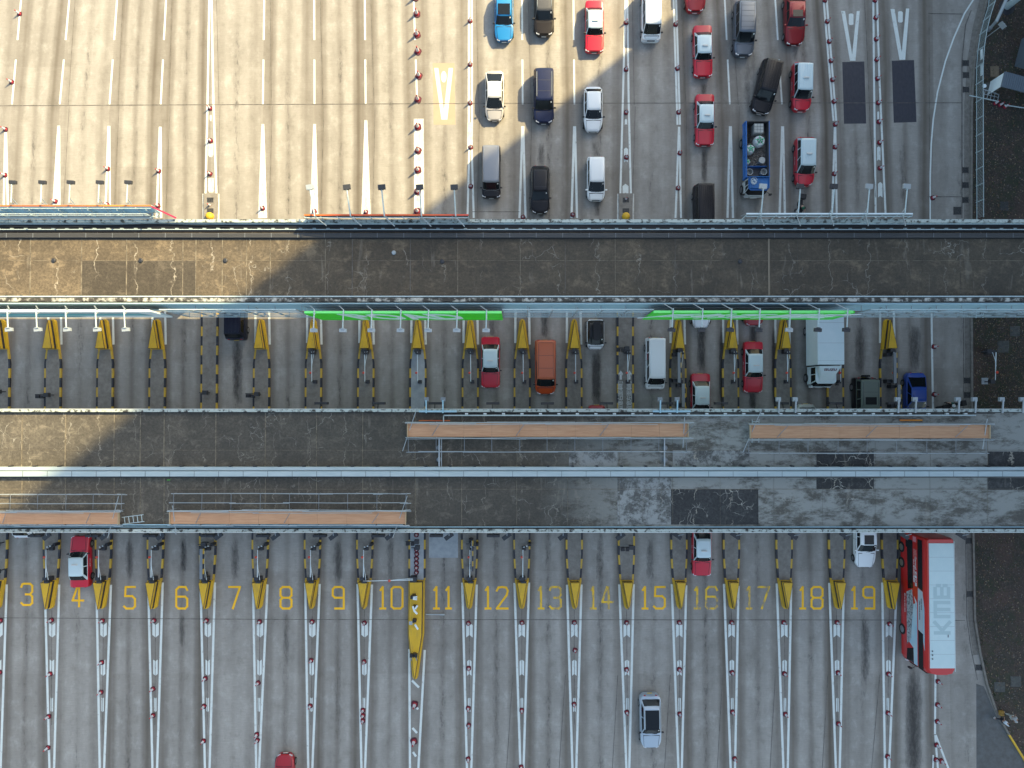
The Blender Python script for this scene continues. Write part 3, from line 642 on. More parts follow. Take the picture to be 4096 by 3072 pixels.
for i in range(0, 18):
    prof = island_outline(i); y0, y1 = prof[0][0], prof[-1][0]
    O = g(lane_x(i, 1860), 1860, 0)
    lab = f"raised concrete toll island with yellow and black kerbs {between(i)}"
    root = empty("toll_island", O, label=lab, cat="toll island", group="toll islands between the numbered lanes")
    ys = sorted(set([y0, y1] + [p[0] for p in prof] + list(range(int(y0), int(y1), 38))))
    L = [(g(lane_x(i, y) - hw_at(prof, y) + 7, y) - O) for y in ys]; Rr = [(g(lane_x(i, y) + hw_at(prof, y) - 7, y) - O) for y in ys]
    mb = MB(); mb.prism([tuple(p[:2]) for p in L] + [tuple(p[:2]) for p in Rr[::-1]], 0, .155); mb.build("platform", isl_grey if i == 8 else isl_top, root)
    for side in (-1, 1):
        mb = MB()
        for q, (a, b) in enumerate(zip(ys, ys[1:])):
            pts = [(lane_x(i, a) + side * hw_at(prof, a), a), (lane_x(i, b) + side * hw_at(prof, b), b), (lane_x(i, b) + side * (hw_at(prof, b) - 7), b), (lane_x(i, a) + side * (hw_at(prof, a) - 7), a)]
            colr = 0 if ((a - y0) // 38) % 2 == 0 else 1
            if i in (4, 12) and a < 1180: colr = 2
            mb.prism([tuple((g(x, y) - O)[:2]) for x, y in pts], 0, .16 if colr < 2 else .012, colr)
        mb.build("painted_kerb", [yellow_k, yblack, mk_white2], root)
    if i in (4, 12):
        c = g(lane_x(i, 868), 868) - O; mb = MB(); mb.lathe([(.36,0),(.36,.35),(.3,.5),(.13,.58),(.02,.59)], n=20, c=(c.x, c.y, 0)); mb.build("crash_nose", yellow, root, smooth=50)
        for yy in (802, 845):
            c = g(lane_x(i, yy), yy) - O; mb = MB()
            for q in range(7): mb.box(c.x-.27+q*.08, c.x-.22+q*.08, c.y-.2, c.y+.2, .155, .17)
            mb.box(c.x-.3, c.x+.3, c.y-.23, c.y+.23, .150, .160); mb.build("drain_grate", grate, root)
    else: nose(root, O, i, 1278, 1398, 27)
    if i == 8: nose(root, O, i, 2712, 2318, 32, body=2530, hh=.8)
    else: nose(root, O, i, 2432, 2318, 28)
    # columns that carry the lower roof
    for yy in (1760, 2010):
        c = g(lane_x(i, yy), yy) - O; mb = MB(); mb.box(c.x-.25, c.x+.25, c.y-.25, c.y+.25, .155, 6.38); mb.build("column", kerbm, root)
    if i in (4, 12):
        mb = MB(); c = g(lane_x(i, 1130), 1130) - O; mb.box(c.x-.4, c.x+.4, c.y-.6, c.y+.6, .155, 8.75); mb.build("tall_column", kerbm, root)
    mb = MB(); c = g(lane_x(i, 1870), 1870) - O; mb.box(c.x-.5, c.x+.5, c.y-1.4, c.y+1.4, .155, 2.6); mb.build("toll_booth", steel_white, root)

# barrier gates on the islands
def barrier(i, up, across=None, curved=False):
    c = lane_x(i, 1470 if up else 2250)
    ya, yb, yl = (1408, 1527, 1493) if up else (2309, 2190, 2218)
    P, Q, Lm = g(c + 3, ya), g(c + 4, yb), g(c - 1, yl)
    end = "upper" if up else "lower"
    root = empty("barrier_gate", P, label=f"white boom gate on {end} end of island {between(i)}", cat="barrier", group="boom gates on the toll islands")
    mb = MB(); mb.box(-.22, .22, -.2, .2, .16, .95); mb.box(-.3,.1,-.05,.25,.95,1.05); mb.box(-.12,.3,-.28,-.1,.8,1.1); mb.build("cabinet", dark, root, bevel=.02)
    d = Q - P; mb = MB(); mb.tube([(0,0,1.0),(d.x,d.y,1.0)], .045, 8, r2=.03); mb.build("boom", signwhite, root, smooth=50)
    if curved:
        s_ = 1; mb = MB(); mb.tube([(.22,0,1.0),(.16,d.y*.2,1.03),(.07,d.y*.4,1.05),(.02,d.y*.6,1.05)], .022, 6); mb.build("stay", signwhite, root)
    l = Lm - P; mb = MB(); mb.lathe([(.05,1.02),(.11,1.05),(.11,1.14),(.05,1.18)], n=10, c=(l.x,l.y,0)); mb.build("red_lamp", redlamp, root)
    mb = MB(); mb.box(d.x-.04,d.x+.04,d.y-.04,d.y+.04,.16,.95); mb.box(d.x-.05,d.x+.28,d.y-.17,d.y+.15,.16,.5); mb.build("rest_post", dark, root)
    if not up:
        mb = MB()
        for q in range(4): mb.box(d.x+.02+q*.13, d.x+.15+q*.13, d.y+.22+q*.04, d.y+.29+q*.04, .95, 1.0, q % 2)
        mb.box(d.x+.5,d.x+.75,d.y+.3,d.y+.55,.16,.9,1); mb.build("striped_arm", [signwhite, black], root)
for i in (6,7,8,9,10,11,12,13,14,15,16,17): barrier(i, True, curved=i in (6, 7, 12, 13, 14, 15, 16))
for i in (1,2,3,4,5,6,7,9,10): barrier(i, False, curved=i < 8)
P = g(1658, 2308); Q = g(1462, 2313); root = empty("barrier_gate", P, label="white boom gate closed across lane 10 with a red lamp halfway", cat="barrier", group="boom gates on the toll islands")
d = Q - P
mb = MB(); mb.box(-.3,.3,-.22,.22,.16,.95); mb.build("cabinet", dark, root, bevel=.02); mb = MB(); mb.tube([(0,0,1.0),(d.x,d.y,1.0)], .045, 8, r2=.03); mb.build("boom", signwhite, root)
mb = MB(); mb.tube([(0,.15,1.0),(d.x*.2,.08,1.03),(d.x*.42,-.02,1.02)], .022, 6); mb.build("stay", signwhite, root)
mb = MB(); mb.lathe([(.05,1.05),(.12,1.08),(.12,1.17),(.05,1.2)], n=10, c=(d.x*.47,d.y*.47,0)); mb.build("red_lamp", redlamp, root)
# striped height bars
for i, ya, yb, dx, lab in ((13,1414,1532,-9,"long grey striped height bar on island between lanes 15 and 16"),(17,1414,1534,-3,"long grey striped height bar on island right of lane 19"),
                          (13,1536,1628,7,"short grey striped height bar on island between lanes 15 and 16"),(17,1540,1632,12,"short grey striped height bar on island right of lane 19"),
                          (4,2182,2300,0,"grey striped height bar on lower island between lanes 6 and 7"),(9,2150,2270,12,"thin striped height bar on the island between lanes 11 and 12")):
    c = lane_x(i, ya) + dx; A, B = g(c, ya), g(c, yb); L = (B - A).length
    root = empty("height_bar", A, label=lab, cat="height bar"); wd = .03 if i == 9 else .13
    mb = MB(); mb.box(-wd, wd, B.y-A.y, 0, 1.35, 1.5); mb.build("beam", galv, root)
    mb = MB(); n = 5 if L < 2.5 else 6
    for q in range(n): mb.box(wd, wd+.1, (B.y-A.y)*q/n, (B.y-A.y)*(q+1)/n, 1.3, 1.45, q % 2)
    mb.build("striped_edge", [yellow_k, yblack], root)
    for yy in (-.15, B.y-A.y+.2):
        mb = MB(); mb.box(-.28-wd, .05, yy-.16, yy+.16, .16, .9); mb.box(-.05,.05,yy-.05,yy+.05,.9,1.35); mb.build("post_box", dark, root)
# card reader / camera clusters
rd = [(11,1567,0,"by the kerb at the left edge"),(205,1580,1,"between lanes 3 and 4"),(832,1571,0,"between lanes 6 and 7"),(1037,1577,1,"between lanes 7 and 8"),(2503,1396,1,"between lanes 14 and 15"),
      (5,2172,1,"at the left edge below the lower roof"),(8,2280,0,"at the left edge above the nose"),(827,2172,0,"between lanes 6 and 7 below the lower roof"),(1670,2162,1,"beside the cone row at lane 11"),(1673,2185,0,"at lane 11 between the cones"),
      (2520,2184,1,"between lanes 14 and 15 below the lower roof"),(1890,2170,0,"between lanes 11 and 12 below the lower roof"),(3935,1408,0,"on the brick verge between the roofs"),(3948,1527,0,"on the pale pad of the brick verge")]
for k, (x, y, t_, lab) in enumerate(rd):
    P = g(x, y, .5); root = empty("toll_reader", (P.x, P.y, 0), label="dark reader post " + lab, cat="toll reader", group="dark reader posts on the islands")
    mb = MB(); mb.tube([(0,0,.15),(0,0,1.25)], .05, 8); mb.build("post", dark, root)
    mb = MB(); mb.box(-.2,.22,-.18,.2,.9,1.3); mb.build("reader_box", dark, root, bevel=.02)
    if t_:
        mb = MB(); mb.bar((-1.0 if k != 12 else -.5,.05,1.2),(0,.05,1.2),.08,.08); mb.box(-.95,-.6,-.3,.0,1.0,1.3); mb.box(-.5,-.2,-.32,-.02,1.0,1.3); mb.build("camera_cluster", black, root, bevel=.02)
    else:
        mb = MB(); mb.bar((-.55,0,1.1),(0,0,1.1),.07,.07); mb.build("bracket", dark, root)
# verge boom
P = g(3950, 1412); Q = g(3947, 1522); d = Q - P; root = empty("barrier_gate", P, label="curved white boom gate on the brick verge between the roofs", cat="barrier", group="boom gates on the toll islands")
mb = MB(); mb.tube([(0,0,1.15),(d.x,d.y,1.15)], .045, 8, r2=.03); mb.tube([(-.3,0,1.1),(-.1,d.y*.25,1.15),(0,d.y*.5,1.15)], .025, 6); mb.build("boom", signwhite, root)
mb = MB(); mb.box(-.45,.2,-.15,.2,.15,.95); mb.build("cabinet", dark, root); mb = MB(); mb.lathe([(.05,1.2),(.12,1.23),(.12,1.3)], n=10, c=(d.x+.1, d.y*.72, 0)); mb.build("red_lamp", redlamp, root)
mb = MB(); mb.box(d.x-.6,d.x+.0,d.y-.35,d.y+.25,.152,.2); mb.build("pad", isl_grey, root)

# equipment on the long yellow divider
def floor_lamps():
    for (x, y, kind, lab) in ((1657,2380,0,"uppermost cluster, dark with crumpled white sheets"),(1662,2424,1,"second cluster, three white tubes in a K shape"),(1660,2478,2,"third cluster, white panel and one white tube"),(1659,2615,3,"lowest cluster, twin dark lamps")):
        P = g(x, y, .8); root = empty("signal_lamp", P, label="lamp cluster on the long yellow divider, " + lab, cat="lamp", group="lamps on the yellow divider between lanes 10 and 11")
        mb = MB(); mb.box(-.16,.16,-.12,.14,0,.5); mb.tube([(0,0,0),(0,0,.9)], .05, 8); mb.build("post", dark, root)
        if kind == 3:
            for s_ in (-1, 1):
                mb = MB(); mb.box(s_*.22-.12, s_*.22+.12, -.05,.28,.55,.85); mb.build("lamp_head", black, root, bevel=.03)
                mb = MB(); mb.tube([(s_*.2,0,.6),(s_*.25,-.38,.6)], .05, 8); mb.build("bracket", galv, root)
        elif kind == 0:
            mb = MB(); mb.box(-.25,.3,-.15,.15,.55,.8); mb.build("lamp_head", black, root)
            for q in range(3):
                mb = MB(); mb.bar((.0,.05-q*.08,.85+q*.03),(.38,.1-q*.13,.85+q*.03),.09,.05); mb.build("lamp_tube", signwhite, root)
        else:
            tubes = [((-.12,.25),(.05,-.25)),((.1,.0),(.3,.32)),((.05,-.2),(.28,-.45))] if kind == 1 else [((.12,-.15),(.4,-.6))]
            for a, b in tubes:
                mb = MB(); mb.bar((*a,.9),(*b,.9),.16,.12); mb.build("lamp_tube", signwhite, root, bevel=.03)
            if kind == 2:
                mb = MB(); mb.box(-.42,-.12,-.2,.1,.8,.9); mb.build("panel", galv_l, root)
floor_lamps()
P = g(1720, 2458, .02); mb = MB(); mb.tube([g(1703,2457,.1), g(1760,2458,.1)], .06, 8); mb.tube([g(1760,2458,.1), g(1778,2458,.1)], .08, 8); tag(mb.build("fallen_tube", galv_l, loc=P), label="grey tube lying on lane 11 below its painted number", cat="tube")

# ------------------------------------------------------------------ cones
def make_cone(big=False):
    r = empty("traffic_cone", (0, 0, 0), cat="traffic cone"); k = 1.28 if big else .88
    mb = MB(); b = .245 * k; mb.prism([(b*.6,-b),(b,-b*.6),(b,b*.6),(b*.6,b),(-b*.6,b),(-b,b*.6),(-b,-b*.6),(-b*.6,-b)], 0, .05*k); mb.build("cone_foot", cone_b, r)
    z = lambda t: (.135 - .10 * t) * k
    mb = MB(); mb.lathe([(.15*k,.05*k),(z(0)*1.02,.06*k),(z(1),.82*k),(z(1)*.6,.83*k)], n=14); mb.build("cone_body", cone_r, r, smooth=40)
    mb = MB(); mb.lathe([(z(.22)+.004,.22*k),(z(.78)+.004,.66*k)], n=14); mb.build("reflective_band", cone_w, r, smooth=40)
    return r
CONE = make_cone(); CONEB = make_cone(True); used_c = [False, False]
ORD = ["topmost", "second from the top", "third from the top", "fourth from the top", "fifth from the top", "sixth from the top", "seventh from the top", "eighth from the top", "ninth from the top", "tenth from the top", "eleventh from the top"]
def cones(desc, pts, big=False, z=0.0):
    src = CONEB if big else CONE; n = len(pts)
    for k, (x, y) in enumerate(pts):
        if not used_c[big]: o = src; used_c[big] = True
        else: o = copy_tree(src)
        o.location = g(x, y, z); o.rotation_euler = (0, 0, random.uniform(-.5, .5))
        pos = "red white cone" if n == 1 else ((ORD[k] + " red white cone").replace("from the top red white cone", "cone from top") if k < n - 1 else "lowest red white cone")
        tag(o, label=f"{pos} {desc}", cat="traffic cone", group="red and white traffic cones along the lane lines")
def dn(i): return f"lanes {i+2} and {i+3}"
cones("on the far left line above the upper roof", [(79,56),(48,329),(23,518),(21,701)])
cones("on the white V above roof, over lanes 3 and 4", [(222,806)])
cones("on the white V above roof over lanes 4, 5", [(432,676),(429,819)])
cones("on the white V above roof over lanes 5, 6", [(636,685),(633,824)])
cones("in long V above round nose, upper left", [(841,434),(843,564),(841,696),(842,823)])
cones("on the white V above roof over lanes 7, 8", [(1051,834)])
cones("on the white V above roof over lanes 8, 9", [(1258,846)])
cones("on the white V above roof over lanes 9, 10", [(1464,849)])
cones("of large row left of pale painted V", [(1662,-8),(1668,57),(1669,140),(1672,207),(1676,304),(1672,399),(1672,509),(1673,603),(1672,681),(1671,767),(1670,846)], big=True)
cones("on double line right of pale painted V", [(1881,85),(1881,259),(1881,413),(1883,590),(1883,746)])
cones("at upper roof edge left of the black wagon", [(2092,869)])
cones("at upper roof edge between black wagon and white hatchback", [(2291,859)])
cones("inside the long V below the half lit white van", [(2504,92),(2504,279),(2504,451),(2505,630),(2503,798)])
cones("on the double line left of the red taxi queue", [(2702,99),(2709,275),(2714,450),(2719,613),(2712,753)])
cones("on double line left of the dark patches", [(3299,2),(3308,87),(3316,167),(3323,244),(3329,320),(3335,407),(3340,498),(3339,589),(3336,696)])
cones("on double line between the two dark patches", [(3499,2),(3502,72),(3504,157),(3506,239),(3509,315),(3512,412),(3515,488),(3517,571),(3519,673)])
cones("on the curved edge line just above the upper roof", [(3730,792)])
cones("on line right of blue coupe between roofs", [(3735,1387),(3736,1578)])
cones("in the sunlit slot under the gantry above lanes 7 and 8", [(1048,1240)])
cones("standing on the brick verge beside the swing gate", [(3979,414),(3998,421),(4018,428)], z=.15)
cones("below the nose at lower left edge", [(3,2481),(0,2689)])
BC = {1:[(207,2480),(202,2695),(196,2865),(193,2990)],2:[(411,2482),(408,2649),(405,2768)],3:[(617,2481),(613,2755),(613,2861)],4:[(827,2481),(822,2713),(817,2824),(815,2963)],
 5:[(1039,2486),(1033,2731),(1028,2937),(1030,2960)],6:[(1249,2486),(1245,2641),(1241,2823)],7:[(1458,2491),(1457,2646),(1452,2840),(1452,2861),(1452,2882)],
 9:[(1874,2492),(1875,2672),(1873,2832),(1875,2900),(1873,3035)],10:[(2088,2490),(2087,2840),(2085,3067)],11:[(2297,2489),(2300,2600),(2296,2816)],12:[(2506,2490),(2506,2677),(2507,2848)],
 13:[(2717,2489),(2717,2677),(2718,2855)],14:[(2926,2489),(2928,2689),(2929,2847),(2938,3034)],15:[(3134,2489),(3137,2694),(3141,2856)],16:[(3347,2489),(3351,2690),(3353,2894)],17:[(3557,2495),(3553,2695),(3551,2851),(3549,3025)]}
for i, pts in BC.items(): cones(f"in V below nose between {dn(i)}" if i < 17 else "in V below nose right of lane 19", pts)
cones("below the tip of the long yellow divider", [(1659,2816),(1656,2964)], big=True)
cones("on pale platform between lanes 10 and 11", [(1666,2139),(1666,2197),(1667,2215),(1666,2233),(1666,2251),(1666,2270),(1666,2289)], z=.155)
cones("on the white line below the bus", [(3751,2725),(3749,2818),(3748,2885),(3745,2979),(3743,3038),(3764,3042)])

# ------------------------------------------------------------------ upper roof (z 10)
X0, X1 = -420, 4520
ZA, ZB = 12.6, 7.0
def upper_roof():
    root = empty("toll_plaza_roof", g(2048, 1040, ZA), label="upper wide concrete roof with black cable trays, cracked brown deck and no ducts", cat="roof")
    Rt = root.location
    def done(mb, nm, m, par=None, **k):
        o = mb.build(nm, m, par or root, **k); o.location = -Rt if par is None else (0, 0, 0); return o
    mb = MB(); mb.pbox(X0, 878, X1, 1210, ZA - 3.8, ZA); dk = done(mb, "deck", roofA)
    mb = MB(); mb.pbox(X0, 877, X1, 889, ZA, ZA + .45); mb.pbox(X0, 1191, X1, 1206, ZA, ZA + .3, 1); done(mb, "parapet", [peel, peel2])
    mb = MB(); mb.pbox(X0, 890.5, X1, 898, ZA + .01, ZA + .12); done(mb, "pale_coping", steel_white)
    mb = MB()
    for k, y in enumerate((899.5, 902, 904.5, 907, 909.5)): mb.pbox(X0, y, X1, y + 1.9, ZA + .01, ZA + .14 - .01 * k)
    mb.pbox(X0, 920, X1, 926, ZA + .01, ZA + .1); done(mb, "cable_run", black)
    mb = MB()
    for x in range(0, 760, 240):
        pts = [g(x + k * 30, 903 + 6 * math.sin((x + k * 30) / 130.0), ZA + .2 + .03 * math.sin(k)) for k in range(9)]; mb.tube(pts, .03, 6)
    done(mb, "loose_cable", black)
    mb = MB(); mb.pbox(X0, 916, X1, 919, ZA + .12, ZA + .2)
    for x in range(-400, 4500, 55): mb.pbox(x, 912, x + 13, 914.5, ZA + .05, ZA + .16)
    done(mb, "tray_rail", steel_white)
    mb = MB(); mb.pbox(X0, 932, X1, 950, ZA + .01, ZA + .22, 0)
    for q in range(6): mb.pbox(X0, 934 + q * 2.8, X1, 935 + q * 2.8, ZA + .22, ZA + .25, 1)
    for x in range(-400, 4500, 106): mb.pbox(x, 932, x + 2, 950, ZA + .25, ZA + .27, 2)
    mb.pbox(X0, 950.5, X1, 954, ZA + .01, ZA + .1, 3); done(mb, "cable_tray_with_shadow", [mat("tray_grey",(.045,.048,.052),.6), mat("tray_line",(.12,.12,.12),.6), galv, black])  # last black bar is the tray's shadow on the deck, modelled as a strip
    mb = MB(); mb.pbox(X0, 1183, X1, 1188, ZA + .15, ZA + .3); done(mb, "pipe", steel_white)
    mb = MB(); mb.pbox(X0, 1188.5, X1, 1190.5, ZA + .01, ZA + .12)
    for x in range(-400, 4500, 60): mb.pbox(x, 1180, x + 5, 1191, ZA + .02, ZA + .15)
    done(mb, "pipe_bracket", dark)
    mb = MB(); mb.pbox(X0, 1207, X1, 1210, ZA - .2, ZA + .05, 0); mb.pbox(X0, 1210.5, X1, 1213, ZA - .2, ZA + .2, 1); done(mb, "edge_channel", [black, steel_white])
    mb = MB(); mb.pbox(325, 1043, 782, 1181, ZA, ZA + .012); done(mb, "repair_slab", roof_dark2)
    mb = MB()
    for x in (120,325,505,730,782,888,985,1080,1300,1408,1640,1830,2080,2260,2460,2700,3080,3190,3400,3690,3840): mb.pbox(x, 955, x + 2, 1182, ZA, ZA + .016, random.choice((0, 0, 1)))
    mb.pbox(X0, 1042, X1, 1043.5, ZA, ZA + .018, 0); mb.pbox(3072, 955, 3080, 1182, ZA, ZA + .04, 2)
    done(mb, "deck_joint", [mat("joint_pale",(.22,.19,.14),.8,c2=(.09,.075,.055),ns=2,lo=.4,hi=.6), joint, mat("joint_strip",(.22,.18,.13),.7)])
    for k, (x, y) in enumerate(((217,1042),(565,1042),(903,1042),(1576,1011),(1770,1046),(2960,1046))):
        mb = MB(); c = g(x, y, ZA); mb.lathe([(.16,.0),(.16,.10),(.1,.13)], n=12, c=(c.x,c.y,ZA)); done(mb, "vent_cap", galv_l if k == 3 else dark)
    # catwalk beam and truss on the south side; beam closed solid to block sun
    mb = MB(); mb.pbox(X0, 1213.5, X1, 1216, ZA - 3.8, ZA + .35); done(mb, "fascia", steel_blue)
    return root
upper_roof()
def truss(xa, xb, lab):
    Y = g(2048, 1238, 13.4).y; P = g((xa + xb) / 2, 1250, 10.5); root = empty("gantry_truss", (P.x, Y, 10), label=lab, cat="gantry", group="open truss gantries along the upper roof")
    za, a, b = 10, g(xa, 1250, 11).x, g(xb, 1250, 11).x
    mb = MB()
    for zz in (13.4, 12.2, 11.3, 9.9, 8.6): mb.bar((a - P.x, 0, zz - za), (b - P.x, 0, zz - za), .07, .07)
    mb.build("chord", steel_white, root)
    mb = MB(); mb.bar((a - P.x, .75, 8.6 - za), (b - P.x, .75, 8.6 - za), .06, .06); mb.bar((a - P.x, .75, 12 - za), (b - P.x, .75, 12 - za), .06, .06); mb.build("rear_chord", galv, root)
    n = max(2, int((b - a) / 1.85)); mp = MB(); mg = MB()
    for q in range(n + 1):
        x = a + (b - a) * q / n - P.x; mp.bar((x, 0, 8.6 - za), (x, 0, 13.4 - za), .07, .07); mp.bar((x, 0, 12 - za), (x, .75, 12 - za), .05, .05); mp.bar((x, 0, 8.6 - za), (x, .75, 8.6 - za), .05, .05)
        if q < n and q % 2: mg.bar((x, 0, 13.2 - za), (x + (b - a) / n * .5, .4, 9 - za), .05, .05); mg.bar((x, .7, 12 - za), (x + .5, 0, 9 - za), .05, .05)
    mp.build("truss_post", galv_l, root); mg.build("diagonal", galv_l, root)
truss(700, 1222, "open truss gantry between the white board and the POAD board")
truss(2012, 2590, "open truss gantry between the two green boards")
truss(3420, 4500, "open truss gantry right of the second green board")

def walkway(xa, xb, y0, y1, z, lab, inner):
    P = g((xa + xb) / 2, (y0 + y1) / 2, z); root = empty("mesh_walkway", P, label=lab, cat="walkway", group="mesh walkways behind the sign boards")
    a, b = g(xa, y0, z), g(xb, y1, z); x0, x1, yy0, yy1 = a.x - P.x, b.x - P.x, b.y - P.y, a.y - P.y
    mb = MB(); n = int((x1 - x0) / .12)
    for q in range(n): mb.box(x0 + q * .12, x0 + q * .12 + .035, yy0, yy1, -.03, 0)
    for q in range(7): yv = yy0 + (yy1 - yy0) * q / 6; mb.box(x0, x1, yv - .012, yv + .012, -.06, -.032)
    mb.build("grating", galv_l, root)
    mb = MB(); mb.box(x0, x1, yy1, yy1 + .08, -.1, .06); mb.box(x0, x1, yy0 - .08, yy0, -.1, .06); mb.build("edge_rail", steel_white, root)
    m = max(2, round((x1 - x0) / 2.2))
    for q in range(m + 1):
        x = x0 + (x1 - x0) * q / m; mb = MB(); mb.box(x - .05, x + .05, yy0, yy1, .0, .07)
        mb.box(x - .03, x + .03, yy0 - .02, yy0 + .04, .07, 1.0); mb.box(x-.03,x+.03,yy1-.04,yy1+.02,.07,1.0); mb.build("cross_bar", steel_white, root)
    mb = MB(); mb.box(x0, x1, yy0 - .02, yy0 + .03, 1.0, 1.05); mb.box(x0, x1, yy0 - .02, yy0 + .03, .5, .54); mb.build("handrail", steel_white, root)
walkway(-420, 612, 1214, 1230, 10.9, "mesh walkway behind the white and teal board on the south side", 1)
walkway(1230, 2006, 1214, 1231, 10.9, "mesh walkway behind the green POAD board", 1)
walkway(2614, 3416, 1212, 1229, 10.9, "mesh walkway behind the green board with Chinese lettering", 1)
walkway(-420, 612, 853, 870, 13.1, "sunlit mesh walkway behind the orange and yellow edged board", 1)

def board(name_lab, face_pts, mats, south=True, thick=.12, cat="sign board", rimm=None):
    """face_pts: (px, z) corners, board plane y fixed by apparent top"""
    (xa, ya, za), *_ = face_pts
    Y = g(xa, ya, za).y; out = [(g(x, y, z).x, z) for x, y, z in face_pts]
    cx = sum(p[0] for p in out) / len(out); root = empty("sign_board", (cx, Y, 10), label=name_lab, cat=cat, group="large sign boards on the upper roof")
    mb = MB(); n = len(out); s_ = -1 if south else 1
    fr = [(x - cx, 0, z - 10) for x, z in out]; bk = [(x - cx, -s_ * thick, z - 10) for x, z in out]
    mb.add(fr + bk, [tuple(range(n)), tuple(range(2 * n - 1, n - 1, -1))] + [(i, (i + 1) % n, n + (i + 1) % n, n + i) for i in range(n)])
    mb.build("face_panel", mats[0], root, smooth=10)
    mb = MB(); mb.add([(x, y - s_ * .015, z) for x, y, z in bk], [tuple(range(n - 1, -1, -1))]); mb.build("back_panel", galv, root)
    mb = MB()
    for i in range(n):
        a, b = out[i], out[(i + 1) % n]
        if a[1] > 12.5 and b[1] > 12.5 and abs(a[0]-b[0]) > 1: mb.box(min(a[0],b[0])-cx, max(a[0],b[0])-cx, -.03, thick+.02 if south else .05, max(a[1],b[1])-10, max(a[1],b[1])-9.94) if south else mb.box(min(a[0],b[0])-cx, max(a[0],b[0])-cx, -thick-.02, .03, max(a[1],b[1])-10, max(a[1],b[1])-9.9)
    if mb.v: mb.build("top_rim", rimm or mats[0], root)
    return root, cx, Y
# south side
b1, cx, Y = board("bright green board lettered POAD facing the lower roof", [(1218,1252,13.8),(2006,1252,13.8),(2012,1252,9.0),(1290,1252,9.0),(1222,1252,12.9)], [green], rimm=green_l)
def lettering(par, cx, Y, body, xc, zc, size, sx, shear=0, bold=.03):
    M = Matrix.Translation((xc - cx, -.02, zc - 10)) @ Matrix.Rotation(R(90), 4, 'X') @ Matrix(((1, shear, 0, 0), (0, 1, 0, 0), (0, 0, 1, 0), (0, 0, 0, 1)))
    text_mb(body, size, M, sx=sx, bold=bold, extr=.02).build("lettering", signwhite, par)
lettering(b1, cx, Y, "POAD", g(1624, 1262, 11.5).x, 11.3, 4.8, .66, shear=-.35, bold=.10)
b2, cx, Y = board("bright green board with white Chinese characters, right of the centre", [(2614,1250,13.8),(3412,1250,13.8),(3420,1250,13.5),(3330,1250,9.0),(2570,1250,9.0)], [green], rimm=green_l)
for ch, x in zip("戶外无限度", (2675, 2822, 2960, 3136, 3285)): lettering(b2, cx, Y, ch, g(x, 1260, 11.5).x, 11.4, 3.0, .98, shear=.8, bold=.04)
b3, cx, Y = board("long white board with teal stripe and a pointed right end, south side", [(-420,1246,13.8),(600,1246,13.8),(690,1246,9.9),(-420,1246,9.9)], [signwhite], rimm=signwhite)
mb = MB(); a = g(-420,1246,13).x - cx; mb.add([(a,-.03,2.6),(g(560,1256,12.5).x-cx,-.03,2.6),(g(625,1262,11).x-cx,-.03,1.4),(a,-.03,1.2)], [(0,1,2,3)]); mb.add([(a,-.03,.9),(g(300,1256,12.5).x-cx,-.03,.8),(g(300,1262,11).x-cx,-.03,.5),(a,-.03,.4)], [(0,1,2,3)]); mb.build("teal_stripe", teal, b3)
# north side boards: their backs show
def nboard(lab, x0, x1, ytop, ybot, rimm, diag=None, backm=None):
    zt, zb = 14.2, 13.0; P = g((x0 + x1) / 2, ytop, zt); root = empty("sign_board", (P.x, P.y, 10), label=lab, cat="sign board", group="large sign boards on the upper roof")
    a, b = g(x0, ytop, zt), g(x1, ytop, zt); Yb = g(x0, ybot, zb).y
    mb = MB(); mb.add([(a.x-P.x,0,zt-10),(b.x-P.x,0,zt-10),(b.x-P.x,Yb-P.y,zb-10),(a.x-P.x,Yb-P.y,zb-10),(a.x-P.x,.12,zt-10),(b.x-P.x,.12,zt-10),(b.x-P.x,Yb-P.y+.12,zb-10),(a.x-P.x,Yb-P.y+.12,zb-10)],
                      [(0,1,2,3),(7,6,5,4),(0,4,5,1),(1,5,6,2),(2,6,7,3),(3,7,4,0)]); mb.build("back_panel", backm or steel_blue, root, smooth=10)
    mb = MB(); mb.box(a.x-P.x, b.x-P.x, -.0, .10, zt-10, zt-9.95); mb.build("top_rim", rimm, root)
    mb = MB(); n = max(2, int((b.x - a.x) / 1.1))
    for q in range(n + 1):
        x = a.x + (b.x - a.x) * q / n - P.x; mb.bar((x, -.05, zt - 10), (x, Yb - P.y - .25, zb - 10), .05, .05)
    mb.bar((a.x-P.x,-.12,zt-10.05),(b.x-P.x,-.12,zt-10.05),.05,.05); mb.bar((a.x-P.x,Yb-P.y-.3,zb-10),(b.x-P.x,Yb-P.y-.3,zb-10),.06,.06); mb.build("back_frame", steel_white, root)
    if diag:
        c = g(diag[0], diag[1], 13.2); mb = MB(); mb.bar((b.x-P.x,0,zt-10),(c.x-P.x,c.y-P.y,3.2),.12,.2); mb.build("end_fin", magenta, root)
nboard("long board with orange and yellow top edge at the left, seen from behind", -420, 606, 826, 851, yellow_s, (704, 872))
nboard("board with orange and red top edge in the middle of the roof, seen from behind", 1217, 1874, 863, 872, orange, backm=mat("board_dark",(.12,.1,.1),.6))
nboard("board with pale mint top edge at the right, seen from behind", 2985, 3650, 858, 868, signwhite, backm=galv)

